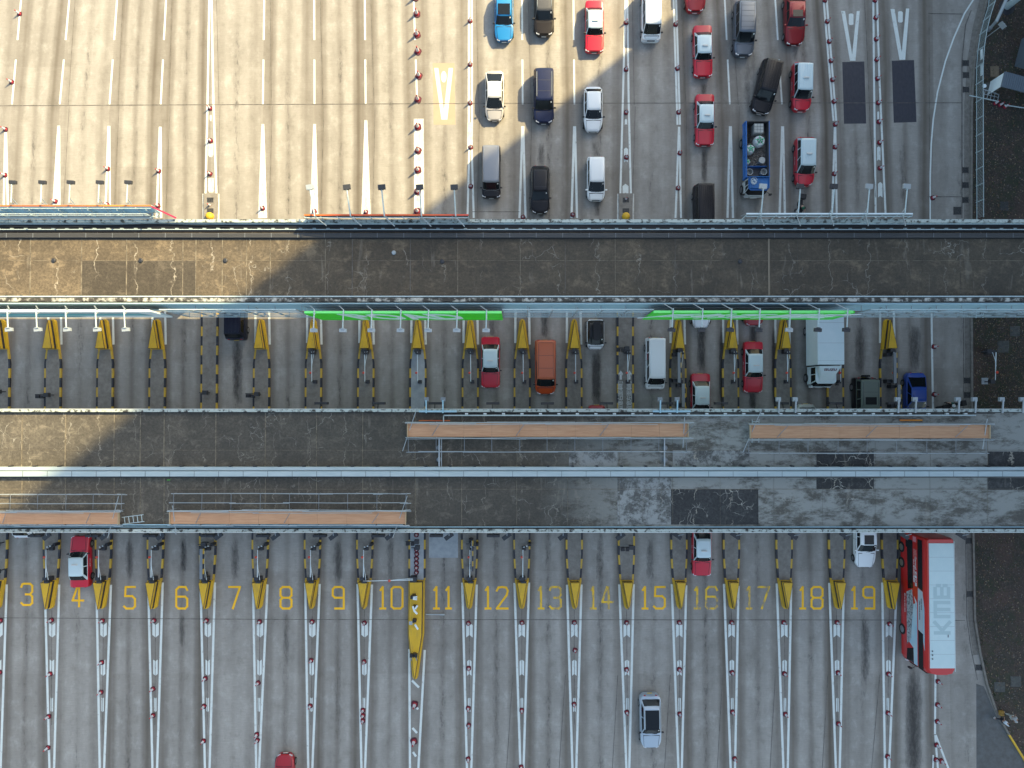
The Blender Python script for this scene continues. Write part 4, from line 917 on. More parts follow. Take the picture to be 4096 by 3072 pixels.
# floodlights
def make_flood(nm="floodlight", headm=None):
    r = empty(nm, (0, 0, 0), cat="floodlight")
    mb = MB(); mb.tube([(0, 0, 0), (0, 0, .25), (0, 1.9, .32)], .05, 8); mb.build("arm", steel_white, r, smooth=50)
    mb = MB(); mb.bar((0, 0, -.5), (.0, .5, .25), .05, .05); mb.bar((0, 0, .0), (.55, -.55, -.6), .06, .06); mb.build("brace", galv_l, r)
    mb = MB(); mb.box(-.27, .27, 1.86, 2.2, .12, .30); mb.box(-.12,.12,1.8,1.9,.2,.4); mb.build("lamp_head", headm or galv, r, bevel=.02)
    mb = MB(); mb.box(-.22, .22, 1.92, 2.16, .09, .118); mb.build("lens", lampw, r)
    return r
FL_D = make_flood(headm=dark); FL_L = make_flood(headm=galv_l); fl_used = {}
def flood(src, head, base, z, lab, south=False, i=0):
    o = src if src.name not in fl_used else copy_tree(src); fl_used[src.name] = 1
    H_, B_ = g(*head, z), g(*base, z); d = H_ - B_; L = max(.5, d.length)
    o.location = B_; o.rotation_euler = (0, 0, math.atan2(d.y, d.x) - R(90)); k = L / 2.03; o.scale = (1, k, 1)
    tag(o, label=lab, cat="floodlight", group="floodlights reaching out from the roof edges")
    return o
for k, x in enumerate((60,178,291,407,520)): flood(FL_D, (x, 733), (x-6, 814), 14.3, f"dark {['first','second','third','fourth','fifth'][k]} floodlight from left above the yellow edged board")
for k, (x, xb) in enumerate(((1243,1262),(1390,1405),(1529,1540),(1680,1688),(1818,1824))): flood(FL_L if k in (0,) else FL_D, (x, 752), (xb, 868), 14.3, f"{['first','second','third','fourth','fifth'][k]} floodlight from left above the orange edged board")
for k, x in enumerate((3048,3195,3330,3470,3620)): flood(FL_L if k in (0,3,4) else FL_D, (x, 749), (x-8, 862), 14.3, f"{['first','second','third','fourth','fifth'][k]} floodlight from left above the mint edged board")
NO = ['first','second','third','fourth','fifth','sixth','seventh']
for k, x in enumerate((45,160,277,396,510)): flood(FL_L, (x, 1320), (x-7, 1238), 13.9, f"{NO[k]} white floodlight from left below the white and teal board")
for k, x in enumerate((1259,1375,1488,1604,1714,1828,1945)): flood(FL_L, (x, 1323), (x+2, 1241), 13.9, f"{NO[k]} floodlight from left below the POAD board")
for k, x in enumerate((2684,2802,2917,3030,3151,3266,3379)): flood(FL_D if k not in (4,) else FL_L, (x, 1321), (x+6, 1236), 13.9, f"{NO[k]} floodlight from left below the board with Chinese characters")

# ------------------------------------------------------------------ lower roof (z 7)
def lower_roof():
    root = empty("toll_plaza_roof", g(2048, 1890, ZB), label="lower wide concrete roof with plywood platforms and a white duct along its middle", cat="roof"); Rt = root.location
    def done(mb, nm, m, **k): o = mb.build(nm, m, root, **k); o.location = -Rt; return o
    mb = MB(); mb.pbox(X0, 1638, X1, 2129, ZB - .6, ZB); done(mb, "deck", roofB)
    mb = MB(); mb.pbox(X0, 1637, X1, 1648, ZB, ZB + .35); mb.pbox(X0, 2117, X1, 2129, ZB, ZB + .3, 0); done(mb, "parapet", [peel])
    mb = MB(); mb.pbox(X0, 2129.3, X1, 2131, ZB - .3, ZB + .33); mb.pbox(X0, 1635.5, X1, 1636.8, ZB - .3, ZB + .37); done(mb, "white_trim", white_paint)
    mb = MB(); mb.pbox(X0, 1649, X1, 1651, ZB, ZB + .08); mb.pbox(1700, 1653, 3980, 1655, ZB, ZB + .06); mb.pbox(X0, 2111, X1, 2116, ZB, ZB + .09); mb.pbox(X0,2102.5,1625,2104.5,ZB,ZB+.05); done(mb, "cable_run", black)
    mb = MB(); mb.pbox(1772, 1659, 3905, 1664, ZB + .2, ZB + .32); mb.pbox(1772, 1659, 1776, 1690, ZB + .2, ZB + .32); done(mb, "pipe", steel_white)
    mb = MB()
    for x in range(1860, 3900, 74): mb.pbox(x, 1652, x + 12, 1658, ZB + .02, ZB + .25)
    done(mb, "junction_box", white_paint)
    mb = MB(); mb.pbox(X0, 2098, 1610, 2101.5, ZB + .1, ZB + .25); mb.pbox(X0, 2107, X1, 2109.5, ZB + .1, ZB + .2); done(mb, "edge_pipe", steel_blue)
    mb = MB(); mb.pbox(X0, 1868.5, X1, 1882, ZB, ZB + .55); mb.pbox(X0, 1885, X1, 1906, ZB, ZB + .62); done(mb, "duct", mat("duct_white",(.34,.42,.44),.6,c2=(.43,.50,.52),ns=.5,stretch=(1,6,1)), bevel=.02)
    mb = MB()
    for x in range(-400, 4500, 98): mb.pbox(x, 1885, x + 1.2, 1906, ZB + .62, ZB + .63); mb.pbox(x + 40, 1863, x + 50, 1868.3, ZB, ZB + .4)
    mb.pbox(X0, 1882.2, X1, 1884.8, ZB, ZB + .3); mb.pbox(X0, 1906.5, X1, 1910, ZB, ZB + .03); done(mb, "duct_seam", dark)
    for x, y0 in ((1757, 1752), (2659, 1752)):
        mb = MB(); mb.pbox(x - 3, y0, x + 2, 1880, ZB + .3, ZB + .45); mb.pbox(x + 8, y0, x + 10, 1880, ZB + .3, ZB + .4) if x < 2000 else None; done(mb, "cross_pipe", galv_l)
        for yy in (1790, 1838):
            c = g(x, yy, ZB); mb = MB(); mb.lathe([(.2,0),(.2,.2),(.12,.25)], n=14, c=(c.x,c.y,ZB)); done(mb, "vent_cap", galv)
    pl = [(2276,1806,2470,1866),(2470,1912,2684,2098),(2690,1800,3000,1866)]; dk = [(2684,1957,3034,2098),(3266,1806,3496,1866),(3266,1912,3496,1957),(3952,1806,4500,1866),(3952,1912,4500,1960),(2476,1800,2688,1866)]
    mb = MB(); [mb.pbox(a, b, c, d, ZB, ZB + .012) for a, b, c, d in pl]; done(mb, "pale_slab", roof_pale)
    mb = MB(); [mb.pbox(a, b, c, d, ZB, ZB + .016) for a, b, c, d in dk[:-1]]; done(mb, "dark_slab", roof_dark)
    mb = MB()
    for x in (86,260,455,560,655,862,1060,1265,1450,1660,1846,2066,2270,2476,2690,2880,3095,3290,3500,3720,3950): mb.pbox(x, 1650, x + 1.6, 1868, ZB, ZB + .02, 0); mb.pbox(x + random.randint(-20, 20), 1911, x + 1.6 + 20, 1911.5, ZB, ZB + .02, 0); mb.pbox(x, 1911, x + 1.6, 2100, ZB, ZB + .02, 0)
    mb.pbox(X0, 1800, X1, 1801.4, ZB, ZB + .022, 0); mb.pbox(X0, 1956, X1, 1957.4, ZB, ZB + .022, 0)
    done(mb, "deck_joint", MATS["joint_pale"])
    mb = MB(); mb.pbox(668, 1919, 679, 1921, ZB, ZB + .1); done(mb, "green_bottle", mat("bottle_green", (.1,.6,.05), .3))
    mb = MB(); mb.pbox(3600, 1678, 3690, 1684, ZB + .02, ZB + .1); mb.pbox(1675, 1680.5, 1800, 1684.5, ZB + .02, ZB + .12); done(mb, "yellow_tape", yellow_s)
lower_roof()
# plywood platforms with scaffold rails
def platform(xa, xb, y0, y1, lab, below):
    z = ZB + .9; P = g((xa + xb) / 2, (y0 + y1) / 2, z); root = empty("work_platform", (P.x, P.y, ZB), label=lab, cat="work platform", group="plywood work platforms on the lower roof")
    a, b = g(xa, y0, z), g(xb, y1, z); x0, x1, yb, yt = a.x - P.x, b.x - P.x, b.y - P.y, a.y - P.y
    n = max(2, round((x1 - x0) / 2.35)); mb = MB(); pm = MB()
    for q in range(n):
        u, v = x0 + (x1 - x0) * q / n, x0 + (x1 - x0) * (q + 1) / n; mb.box(u + .006, v - .006, yb, yt, .85, .9)
    mb.build("plywood_deck", wood, root)
    for e0 in (x0 - .06, x1): mb = MB(); mb.box(e0, e0 + .06, yb - .02, yt + .02, .82, 1.05); mb.build("end_board", mat("end_board",(.45,.33,.2),.7), root)
    rl = MB(); s_ = -1 if below else 1; jit = lambda: random.uniform(-.04, .04)
    def run(yv, zz, xa_=x0, xb_=x1, r=.03):
        x = xa_
        while x < xb_:
            e = min(x + random.uniform(4, 7), xb_ + random.uniform(0, .5)); rl.tube([(x - .2, yv + jit(), zz + jit()), (e, yv + jit(), zz + jit())], r, 6); x = e - .3
    run(yt + .1, 1.0); run(yt + .04, 1.15, r=.04); run(yb - .08, 1.0); run(yb - .16, .8); run(yt - .06, 1.3, x0 + 2, x1 - 3, r=.022)
    far = (yb - 1.25 if below else yt + 1.35); run(far, .45); run(far + (.0), 1.1 - .6, x0 + 1, x1 - 2)
    if not below: run(yt + .65, .8)
    rl.build("scaffold_rail", galv_l, root, smooth=60)
    for q in range(n + 1):
        x = x0 + (x1 - x0) * q / n + jit()
        for yv in (yb - .1, yt + .08): mb = MB(); mb.tube([(x, yv, 0), (x, yv, 1.05)], .03, 6); mb.build("scaffold_post", galv, root)
        mb = MB()
        mb.tube([(x, far, 0), (x, far, .6)], .03, 6); mb.tube([(x, far, .5), (x, (yb if below else yt), .55)], .025, 6)
        mb.build("scaffold_post", galv, root)
        if q % 3 == 1:
            mb = MB(); mb.tube([(x - .3, yb + .1, .95), (x + .35, yt - .05, 1.5)], .025, 6); mb.build("brace", galv, root)
    for q in range(2):
        x = x0 + .3 + q * (x1 - x0 - .6); mb = MB(); mb.tube([(x - .8, yb - 1.2, .5), (x + .5, yt + 1.3, 1.3)], .03, 6) if q % 2 == (0 if below else 1) else mb.tube([(x, yb - .9, .6), (x, yt + .5, 1.2)], .035, 6); mb.build("long_pole", galv_l, root)
platform(1632, 2750, 1693, 1747, "long plywood work platform right of centre on the north half of the lower roof", True)
platform(3002, 3955, 1699, 1753, "plywood work platform at the far right on the north half of the lower roof", True)
platform(-420, 474, 2047, 2097, "plywood work platform at the far left on the south half of the lower roof", False)
platform(683, 1622, 2045, 2096, "plywood work platform left of centre on the south half of the lower roof", False)
# ladders
for (x, y, ang, lab) in ((490, 2083, R(8), "short white ladder lying right of the far left plywood platform"), (3022, 1770, R(92), "short white ladder leaning at the left end of the far right platform"), (3918, 1272, R(90), "small white ladder at the right end of the upper roof truss")):
    z = ZB + .4 if y > 1500 else 8.2; P = g(x, y, z); root = empty("ladder", P, ang, label=lab, cat="ladder")
    for s_ in (-1, 1):
        mb = MB(); mb.bar((0, s_ * .28, 0), (1.9, s_ * .28, .25), .05, .04); mb.build("stile", steel_white, root)
    for q in range(5):
        mb = MB(); mb.tube([(.2 + q * .38, -.28, .03 + q * .05), (.2 + q * .38, .28, .03 + q * .05)], .03, 6); mb.build("rung", steel_white, root)
# lane signal boards and lamps under the lower roof edges
def lane_signal(x, y, lab):
    z = 6.0; P = g(x, y, z); root = empty("lane_signal", P, label=lab, cat="lane signal", group="dark lane signal boards at the lower roof edges"); s_ = 1 if y > 1900 else -1
    mb = MB(); mb.box(-.55, .55, -.09, .12, -.5, .0); mb.build("signal_board", dark, root, bevel=.02)
    mb = MB(); mb.bar((0, 0, .02), (0, s_ * .75, .35), .07, .07); mb.build("bracket", black, root)
NS_ = [1283,1513,1740,1971,2190,2427,2668,2887,3130,3345,3580]
for k, x in enumerate(NS_): lane_signal(x, 1614, f"dark signal board at lower roof north edge over lane {k + 9}" if k < 11 else "")
for k, x in enumerate((136,366,596,827,1049,1277,1511,1744,1973)): lane_signal(x, 2145, f"dark signal board at lower roof south edge over lane {k + 3 + (k > 7)}")
def edge_flood():
    r = empty("floodlight", (0, 0, 0), cat="floodlight"); mb = MB(); mb.tube([(0, .5, .2), (0, 0, .1)], .05, 8); mb.build("arm", galv, r)
    mb = MB(); mb.bar((-.35, -.3, 0), (.3, .18, .12), .36, .12); mb.build("lamp_head", dark, r, bevel=.02); mb = MB(); mb.bar((-.28, -.25, -.07), (.22, .12, .05), .26, .03); mb.build("lens", mat("lens_grey", (.15,.17,.19), .2), r); return r
EF = edge_flood()
for k, x in enumerate((190,420,645,876,1104,1335,1560,1797,2028,2252,2483,2711,2943,3174,3380,3618,3846)):
    o = EF if k == 0 else copy_tree(EF); o.location = g(x, 2142, 6.2); o.rotation_euler = (0, 0, R(0 if x < 2600 else -70))
    lab = f"dark tilted floodlight on lower roof's south edge, {'first second third fourth fifth sixth seventh eighth ninth tenth eleventh twelfth thirteenth fourteenth fifteenth'.split()[k]} from left" if k < 15 else ("dark tilted floodlight on the south edge just left of the bus" if k == 15 else "dark tilted floodlight on the south edge just right of the bus")
    tag(o, label=lab, cat="floodlight", group="floodlights on the south edge of the lower roof")
for k, x in enumerate((1705,1772,2641,2709,3115,3182,3593,3662,3834,3901,4010,4092)):
    P = g(x, 1652, 7.5); root = empty("camera_arm", P, label=f"{['left','right'][k % 2]} white camera arm of pair {['above the first platform start','above the gap between platforms','above the box truck lane','above the blue car','above the motorcycle','at the right edge of the photo'][k // 2]}", cat="camera", group="camera arms on the north edge of the lower roof")
    mb = MB(); mb.bar((0, 0, 0), (0, 1.05, .1), .11, .1); mb.build("arm", steel_blue if k < 4 else galv_l, root); mb = MB(); mb.box(-.2,.2,.95,1.3,-.25,.02); mb.build("camera_box", galv if k < 4 else galv_l, root, bevel=.03)
    if k % 2 == 0 and k < 4: mb = MB(); mb.box(-.6, 2.5, .06, .22, -.12, -.0); mb.build("mount_rail", steel_blue, root)
# painted text on island between lanes 14 and 15
P = g(2500, 1560, .16); tw = mat("island_text", (.62,.64,.64), .6, c2=(.3,.29,.27), ns=6, lo=.45, hi=.75)
mt = MB()
for x, s_ in ((2483, "留意右面車輛"), (2518, "留意左面車輛")):
    for k, ch in enumerate(s_[::-1]):
        q = g(x, 1533 + k * 20, .163); t_ = text_mb(ch, .52, Matrix.Translation((q.x, q.y, .163)) @ Matrix.Rotation(R(90), 4, 'Z'), extr=.0015, sx=1.0, bold=.006); mt.add(t_.v, t_.f)
    arrow = [(0,-.72),(.11,-.72),(.11,-.12),(.24,-.3),(.24,-.05),(0,.28),(-.24,-.05),(-.24,-.3),(-.11,-.12),(-.11,-.72)]; q = g(x, 1492, .16); mt.flat([(q.x + a * .85, q.y + b * .85) for a, b in arrow], .164)
tag(mt.build("painted_lettering", tw), kind="structure")

# ------------------------------------------------------------------ vehicles
def paint(nm, c, met=0.0, rough=.36, coat=.35): return mat(nm, c, rough, met, coat=coat if max(c) > .06 else .12, spec=.5 if max(c) > .06 else .25)
P_red = paint("paint_taxi_red", (.52, .010, .030)); P_silver = paint("paint_taxi_roof", (.56, .68, .71), rough=.45)
def interp(pts, t):
    for (a, u), (b, v) in zip(pts, pts[1:]):
        if a <= t <= b: return u + (v - u) * (t - a) / (b - a) if b > a else v
    return pts[0][1] if t < pts[0][0] else pts[-1][1]
CACHE = {}
DEF = dict(L=4.5, W=1.74, paint=None, roof=None, deck=[(0,.62),(.02,.72),(.26,.92),(.3,.95),(.8,1.0),(.98,.96),(1,.8)], cab=(.24,.37,.80,.95), zr=1.48, zb=.93, wt=.80, rf=.16, rr=.14,
           npane=2, taxi=False, ribs=0, pano=None, rails=False, box=False, spare=False, bumper=None, hoodcut=True, wheel=.31, gf=.07, wipers=True)
def make_car(**kw):
    s = dict(DEF); s.update(kw); L, Wd = s['L'], s['W']; H2 = Wd / 2; bodym = s['paint']; roofm = s['roof'] or bodym
    r = empty(s.get('nm', 'car'), (0, 0, 0), cat="car")
    Y = lambda t: -L / 2 + t * L
    def hw(t):
        f = s['rf']; q = s['rr']; k = 1.0
        if t < f: k *= 1 - .40 * (1 - t / f) ** 2.6 * (1 if f > .1 else .45)
        if t > 1 - q: k *= 1 - .32 * ((t - 1 + q) / q) ** 2.8 * (1 if q > .1 else .6)
        return H2 * k
    ts = [0, .006, .018, .04, .07, .11, .16, .22, .26, .3, .36, .45, .55, .65, .74, .8, .86, .91, .945, .97, .985, .995, 1]
    vs = []; n = 19
    for t in ts:
        h = hw(t); d = interp(s['deck'], t); lo = .30 if .03 < t < .97 else .36
        if t in (0, 1): h *= .94; d -= .1
        elif t in (.006, .995): h *= .985; d -= .03
        half = [(0, d + .035), (.35 * h, d + .03), (.66 * h, d + .018), (.86 * h, d - .005), (.955 * h, d - .05), (h * .99, d - .14), (h, (d + .3) / 2 + .08), (h, .45), (.975 * h, lo - .02), (.90 * h, lo - .1)]
        ring = [(x, z) for x, z in half] + [(-x, z) for x, z in half[:0:-1]]
        vs += [(x, Y(t), z) for x, z in ring]
    n = 19; k = len(ts); mb = MB()
    fs = [(i * n + j, i * n + (j + 1) % n, (i + 1) * n + (j + 1) % n, (i + 1) * n + j) for i in range(k - 1) for j in range(n)]
    fs += [tuple(range(n)), tuple(range((k - 1) * n + n - 1, (k - 1) * n - 1, -1))]
    mb.add(vs, fs); mb.build("body", bodym, r, smooth=35)
    wb_, wt_, rt_, rb_ = s['cab']; zr, zb = s['zr'], s['zb']; bw = H2 * s.get('bwk', .93); tw_ = H2 * s['wt']; bow = .13
    def ring(fy, ry, w_, z, bf, wr=1.0, zz=None):
        z2 = z if zz is None else zz
        return [(w_, fy + bf, z), (w_ * .55, fy + .02, z), (-w_ * .55, fy + .02, z), (-w_, fy + bf, z), (-w_ * wr, ry - bf * .5, z2), (-w_ * .5 * wr, ry, z2), (w_ * .5 * wr, ry, z2), (w_ * wr, ry - bf * .5, z2)]
    zbr = interp(s['deck'], rb_) - .06
    base = ring(Y(wb_), Y(rb_), bw, zb - .05, bow, zz=max(zb - .05, zbr)); T1 = ring(Y(wt_), Y(rt_), tw_, zr - .07, bow * .6)
    T2 = ring(Y(wt_) + .05, Y(rt_) - .05, tw_ - .05, zr - .012, bow * .6); T3 = ring(Y(wt_) + .22, Y(rt_) - .22, tw_ - .22, zr + .02, bow * .4)
    def shell(name, rings, m, cap=True):
        mb = MB(); vs = [v for rg in rings for v in rg]; fs = []
        for i in range(len(rings) - 1):
            for j in range(8): fs.append((i * 8 + j, i * 8 + (j + 1) % 8, (i + 1) * 8 + (j + 1) % 8, (i + 1) * 8 + j))
        if cap: fs.append(tuple(range((len(rings) - 1) * 8, len(rings) * 8)))
        mb.add(vs, fs); return mb.build(name, m, r, smooth=40)
    shell("cabin_frame", [base, T1], s.get('pillar') or roofm, cap=False); rf_ = shell("roof", [[tuple(Vector(v) - Vector((0, 0, .004))) for v in T1], T2, T3], roofm)
    def pane(name, quads, m=glass, off=.014):
        mb = MB()
        for a, b, c, d in quads:
            a, b, c, d = map(Vector, (a, b, c, d)); nr = (b - a).cross(d - a).normalized()
            if nr.dot(((a + b + c + d) / 4) - Vector((0, (a.y + c.y) / 2, .8))) < 0: nr = -nr
            mb.add([p + nr * off for p in (a, b, c, d)], [(0, 1, 2, 3)])
        return mb.build(name, m, r)
    def lerp(a, b, u): return tuple(a[i] + (b[i] - a[i]) * u for i in range(3))
    def face(j0, j1, u0, u1, v0, v1):
        p, q, p2, q2 = base[j0], base[j1], T1[j0], T1[j1]
        A, B = lerp(p, q, u0), lerp(p, q, u1); C, D = lerp(p2, q2, u1), lerp(p2, q2, u0)
        return (lerp(A, D, v0), lerp(B, C, v0), lerp(B, C, v1), lerp(A, D, v1))
    gm = s.get('ws') or glass
    pane("windshield", [face(0, 1, .12, 1, s['gf'], .97), face(1, 2, 0, 1, s['gf'], .97), face(2, 3, 0, .88, s['gf'], .97)], gm)
    if s.get('rearglass', True): pane("rear_window", [face(4, 5, .14, 1, .12, .92), face(5, 6, 0, 1, .12, .92), face(6, 7, 0, .86, .12, .92)])
    cuts = {1: [(.04, .5)], 2: [(.05, .47), (.51, .90)], 3: [(.04, .33), (.365, .64), (.675, .94)]}[s['npane']]
    for (u0, u1) in cuts:
        pane("side_window", [face(7, 0, 1 - u1, 1 - u0, .16, .90)]); pane("side_window", [face(3, 4, u0, u1, .16, .90)])
    # hood seam and grille
    mb = MB(); t0 = .012; zf = interp(s['deck'], .02)
    mb.box(-H2 * .42, H2 * .42, Y(0) - .012, Y(0) + .05, zf - .26, zf - .12); mb.build("grille", s.get('grille') or black, r)
    mb = MB(); mb.box(-.22, .22, Y(0) - .03, Y(0) + .02, .38, .48); mb.build("number_plate", plate_w, r)
    mb = MB(); mb.box(-.22, .22, Y(1) - .02, Y(1) + .03, .55, .66); mb.build("number_plate", plate_y, r)
    mb = MB(); hy = Y(wb_) - .06; hx = H2 * .78
    for q in (-1, 1): mb.bar((q * hx, hy, interp(s['deck'], wb_) + .012), (q * hx * .86, Y(.03), interp(s['deck'], .03) + .012), .018, .02)
    mb.bar((-hx, hy, interp(s['deck'], wb_) + .012), (hx, hy, interp(s['deck'], wb_) + .012), .05, .02); mb.build("hood_seam", black, r)
    for q in (-1, 1):
        mb = MB(); x0 = q * hw(.02) * .66; x1 = q * hw(.04) * .97; zt = interp(s['deck'], .03)
        mb.prism([(x0, Y(0) - .01), (x1, Y(.0) + .10), (x1, Y(.05)), (x0, Y(.03))], zt - .17, zt - .028); mb.build("headlight", lampw, r, bevel=.01)
        mb = MB(); x0 = q * hw(.99) * .62; x1 = q * hw(.98) * .98; zt = interp(s['deck'], .985)
        mb.prism([(x0, Y(1) + .012), (x1, Y(1) - .1), (x1, Y(.97)), (x0, Y(.985))], zt - .22, zt - .05); mb.build("taillight", lampr, r, bevel=.01)
        mb = MB(); ym = Y(wb_) + .22; mb.box(q * (H2 - .03), q * (H2 + .17), ym - .04, ym + .07, zb - .02, zb + .12); mb.build("wing_mirror", s.get('mirror') or black, r, bevel=.025)
        mb = MB()
        mb.bar((q * (H2 * .992), Y(.28), .78), (q * (H2 * .992), Y(.82), .80), .02, .03); mb.build("side_trim", s.get('trim') or black, r)
        for t_ in s.get('axles', (.17, .80)):
            mb = MB(); R_ = s['wheel']; mb.lathe([(R_ * .7, -.1), (R_ * .96, -.1), (R_, -.06), (R_, .06), (R_ * .96, .1), (R_ * .7, .1)], c=(q * (H2 - .075), Y(t_), R_), n=18, axis='X'); wv = mb.build("tyre", tyre, r, smooth=40); wv.name = "wheel"
            mb = MB(); mb.lathe([(R_ * .66, -.01), (R_ * .62, .012), (R_ * .2, .016)], c=(q * (H2 + .022), Y(t_), R_), n=12, axis='X'); mb.build("rim", rim, wv)
            mb = MB()
            for a in range(11):
                a0, a1 = math.pi * a / 11, math.pi * (a + 1) / 11; R0, R1 = R_ + .01, R_ + .07
                pts = [(q * (H2 + .006), Y(t_) + math.cos(u) * rr_, R_ + math.sin(u) * rr_) for u, rr_ in ((a0, R0), (a1, R0), (a1, R1), (a0, R1))]; mb.add(pts, [(0, 1, 2, 3)])
            mb.build("wheel_arch", black, r)
    if s['taxi']:
        mb = MB(); mb.box(-.25, .25, Y((wt_ + rt_) / 2) - .2 - .06, Y((wt_ + rt_) / 2) - .2 + .06, zr + .02, zr + .16); mb.build("roof_sign", mat("taxi_sign_white", (.6, .6, .58), .4), r, bevel=.02)
        for q in (-1, 1):
            M = Matrix.Translation((q * (H2 + .004), Y(.52), .66)) @ Matrix.Rotation(R(90 * q), 4, 'Z') @ Matrix.Rotation(R(90), 4, 'X')
            text_mb("的士 TAXI", .17, M, extr=.002).build("door_lettering", signwhite, r)
    if s['ribs']:
        mb = MB(); nr_ = s['ribs']
        for q in range(nr_):
            x = -tw_ * .82 + 2 * tw_ * .82 * q / (nr_ - 1); mb.box(x - .022, x + .022, Y(wt_) + .3, Y(rt_) - .15, zr + .005, zr + .042)
        mb.build("roof_ribs", roofm, r)
    if s['pano']:
        a, b, wk = s['pano']; mb = MB(); mb.box(-tw_ * wk, tw_ * wk, Y(a), Y(b), zr + .0, zr + .032); mb.build("sunroof", glass, r, bevel=.01)
    if s['rails']:
        for q in (-1, 1): mb = MB(); mb.tube([(q * tw_ * .88, Y(wt_) + .35, zr), (q * tw_ * .88, Y(wt_) + .45, zr + .06), (q * tw_ * .88, Y(rt_) - .45, zr + .06), (q * tw_ * .88, Y(rt_) - .35, zr)], .018, 6); mb.build("roof_rail", galv_l, r)
    if s.get('panel_lines'):
        mb = MB()
        for q in s['panel_lines']: mb.box(-tw_ * .8, tw_ * .8, Y(q) - .012, Y(q) + .012, zr + .018, zr + .026)
        for q in (-1, 1): mb.box(q * tw_ * .8 - .012, q * tw_ * .8 + .012, Y(wt_) + .3, Y(rt_) - .25, zr + .0, zr + .020)
        mb.build("roof_seams", mat("seam_dark", (.04,.04,.045), .6), r)
    if s['box']:
        mb = MB(); mb.prism([(-.32,-.75),(-.22,-.9),(.22,-.9),(.32,-.75),(.34,.6),(.25,.75),(-.25,.75),(-.34,.6)], zr + .06, zr + .36); o = mb.build("roof_box", black, r, bevel=.06); o.location = (0, Y((wt_ + rt_) / 2), 0)
    if s['spare']:
        mb = MB(); mb.lathe([(.2,-.1),(.36,-.1),(.38,-.05),(.38,.08),(.2,.1)], n=20); o = mb.build("spare_wheel", tyre, r, smooth=40); o.rotation_euler = (R(90), 0, 0); o.location = (0, Y(1) + .12, 1.0)
    if s.get('side_text'):
        M = Matrix.Translation((-(H2 * .95), Y(.62), 1.42)) @ Matrix.Rotation(R(-90), 4, 'Z') @ Matrix.Rotation(R(72), 4, 'X'); text_mb(s['side_text'], .3, M, extr=.004, bold=.01).build("side_lettering", mat("text_darkred", (.3,.02,.03)), r)
    if gm is glass:
        q0 = face(0, 1, .3, .6, .72, .88); mb = MB(); mb.add([Vector(v) + Vector((0, -.02, .02)) for v in q0], [(0, 1, 2, 3)]); mb.build("windscreen_permit", plate_w, r)
    for q in (-1, 1):
        mb = MB(); mb.bar((q * (H2 + .002), Y(.56), .4), (q * (H2 * .99), Y(.55), zb - .05), .015, .015); mb.build("door_seam", black, r)
    # driver wiper / dash paper seen through the glass
    mb = MB(); wy = Y(wb_) + .03; wz = zb + .02
    for q in (-1, 1): mb.bar((q * .1, wy, wz), (q * .1 + .42, wy + .10, wz + .07), .02, .015)
    mb.build("wiper", black, r)
    return r
SPEC = {}
sedan_deck = [(0,.60),(.012,.68),(.24,.90),(.28,.93),(.72,.97),(.80,1.0),(.98,.98),(1,.85)]
taxi_deck = [(0,.62),(.01,.74),(.27,.93),(.30,.95),(.80,.98),(.985,.95),(1,.8)]
van_deck = [(0,.62),(.01,.82),(.05,.98),(.10,1.08),(.9,1.1),(.99,1.1),(1,.9)]
suv_deck = [(0,.72),(.01,.86),(.2,1.0),(.28,1.08),(.9,1.12),(.985,1.1),(1,.8)]
SPEC['taxi'] = dict(L=4.68, W=1.72, paint=P_red, roof=P_silver, deck=taxi_deck, cab=(.285,.385,.745,.865), zr=1.50, zb=.97, wt=.76, rf=.07, rr=.06, taxi=True, nm="taxi", chrome=1)
SPEC['vtaxi'] = dict(L=4.40, W=1.72, paint=P_red, roof=P_silver, deck=suv_deck, cab=(.20,.35,.92,.985), zr=1.74, zb=1.02, wt=.80, rf=.18, rr=.08, taxi=True, ribs=6, nm="taxi", npane=3)
SPEC['blue'] = dict(L=4.6, paint=paint("paint_bright_blue",(.012,.20,.48)), deck=sedan_deck, cab=(.27,.42,.78,.93), rf=.2, pano=(.44,.66,.80), nm="car")
SPEC['blackmpv'] = dict(L=4.8, W=1.84, paint=paint("paint_black_brown",(.022,.018,.016)), roof=paint("paint_dark_grey",(.08,.078,.075)), deck=suv_deck, cab=(.23,.37,.86,.96), zr=1.72, zb=1.05, wt=.80, nm="car", rails=True)
SPEC['whitevan'] = dict(L=4.75, W=1.72, paint=paint("paint_van_white",(.74,.78,.79)), deck=van_deck, cab=(.075,.20,.97,.992), zr=1.96, zb=1.05, wt=.86, rf=.05, rr=.03, npane=3, ribs=0, nm="van", wheel=.33)
SPEC['redsuv'] = dict(L=4.5, W=1.84, paint=paint("paint_crimson",(.32,.01,.018)), deck=suv_deck, cab=(.26,.40,.84,.95), zr=1.65, zb=1.05, wt=.8, rf=.22, nm="car")
SPEC['greympv'] = dict(L=4.95, W=1.86, paint=paint("paint_steel_grey",(.12,.14,.17),.5), deck=suv_deck, cab=(.20,.33,.92,.98), zr=1.90, zb=1.10, wt=.82, rf=.14, rr=.05, npane=3, panel_lines=(.42,.52,.62,.72,.82), nm="van")
SPEC['redsedan'] = dict(L=4.75, W=1.84, paint=paint("paint_dark_red",(.22,.006,.012),.3), deck=sedan_deck, cab=(.29,.44,.76,.91), rf=.2, pano=(.45,.58,.62), nm="car", mirror=paint("paint_dark_red",(.22,.006,.012)))
SPEC['blackvan'] = dict(L=4.95, W=1.86, paint=paint("paint_black",(.012,.012,.016)), deck=suv_deck, cab=(.20,.33,.93,.98), zr=1.92, zb=1.12, wt=.82, rf=.15, rr=.05, npane=3, ribs=6, nm="van", grille=chrome)
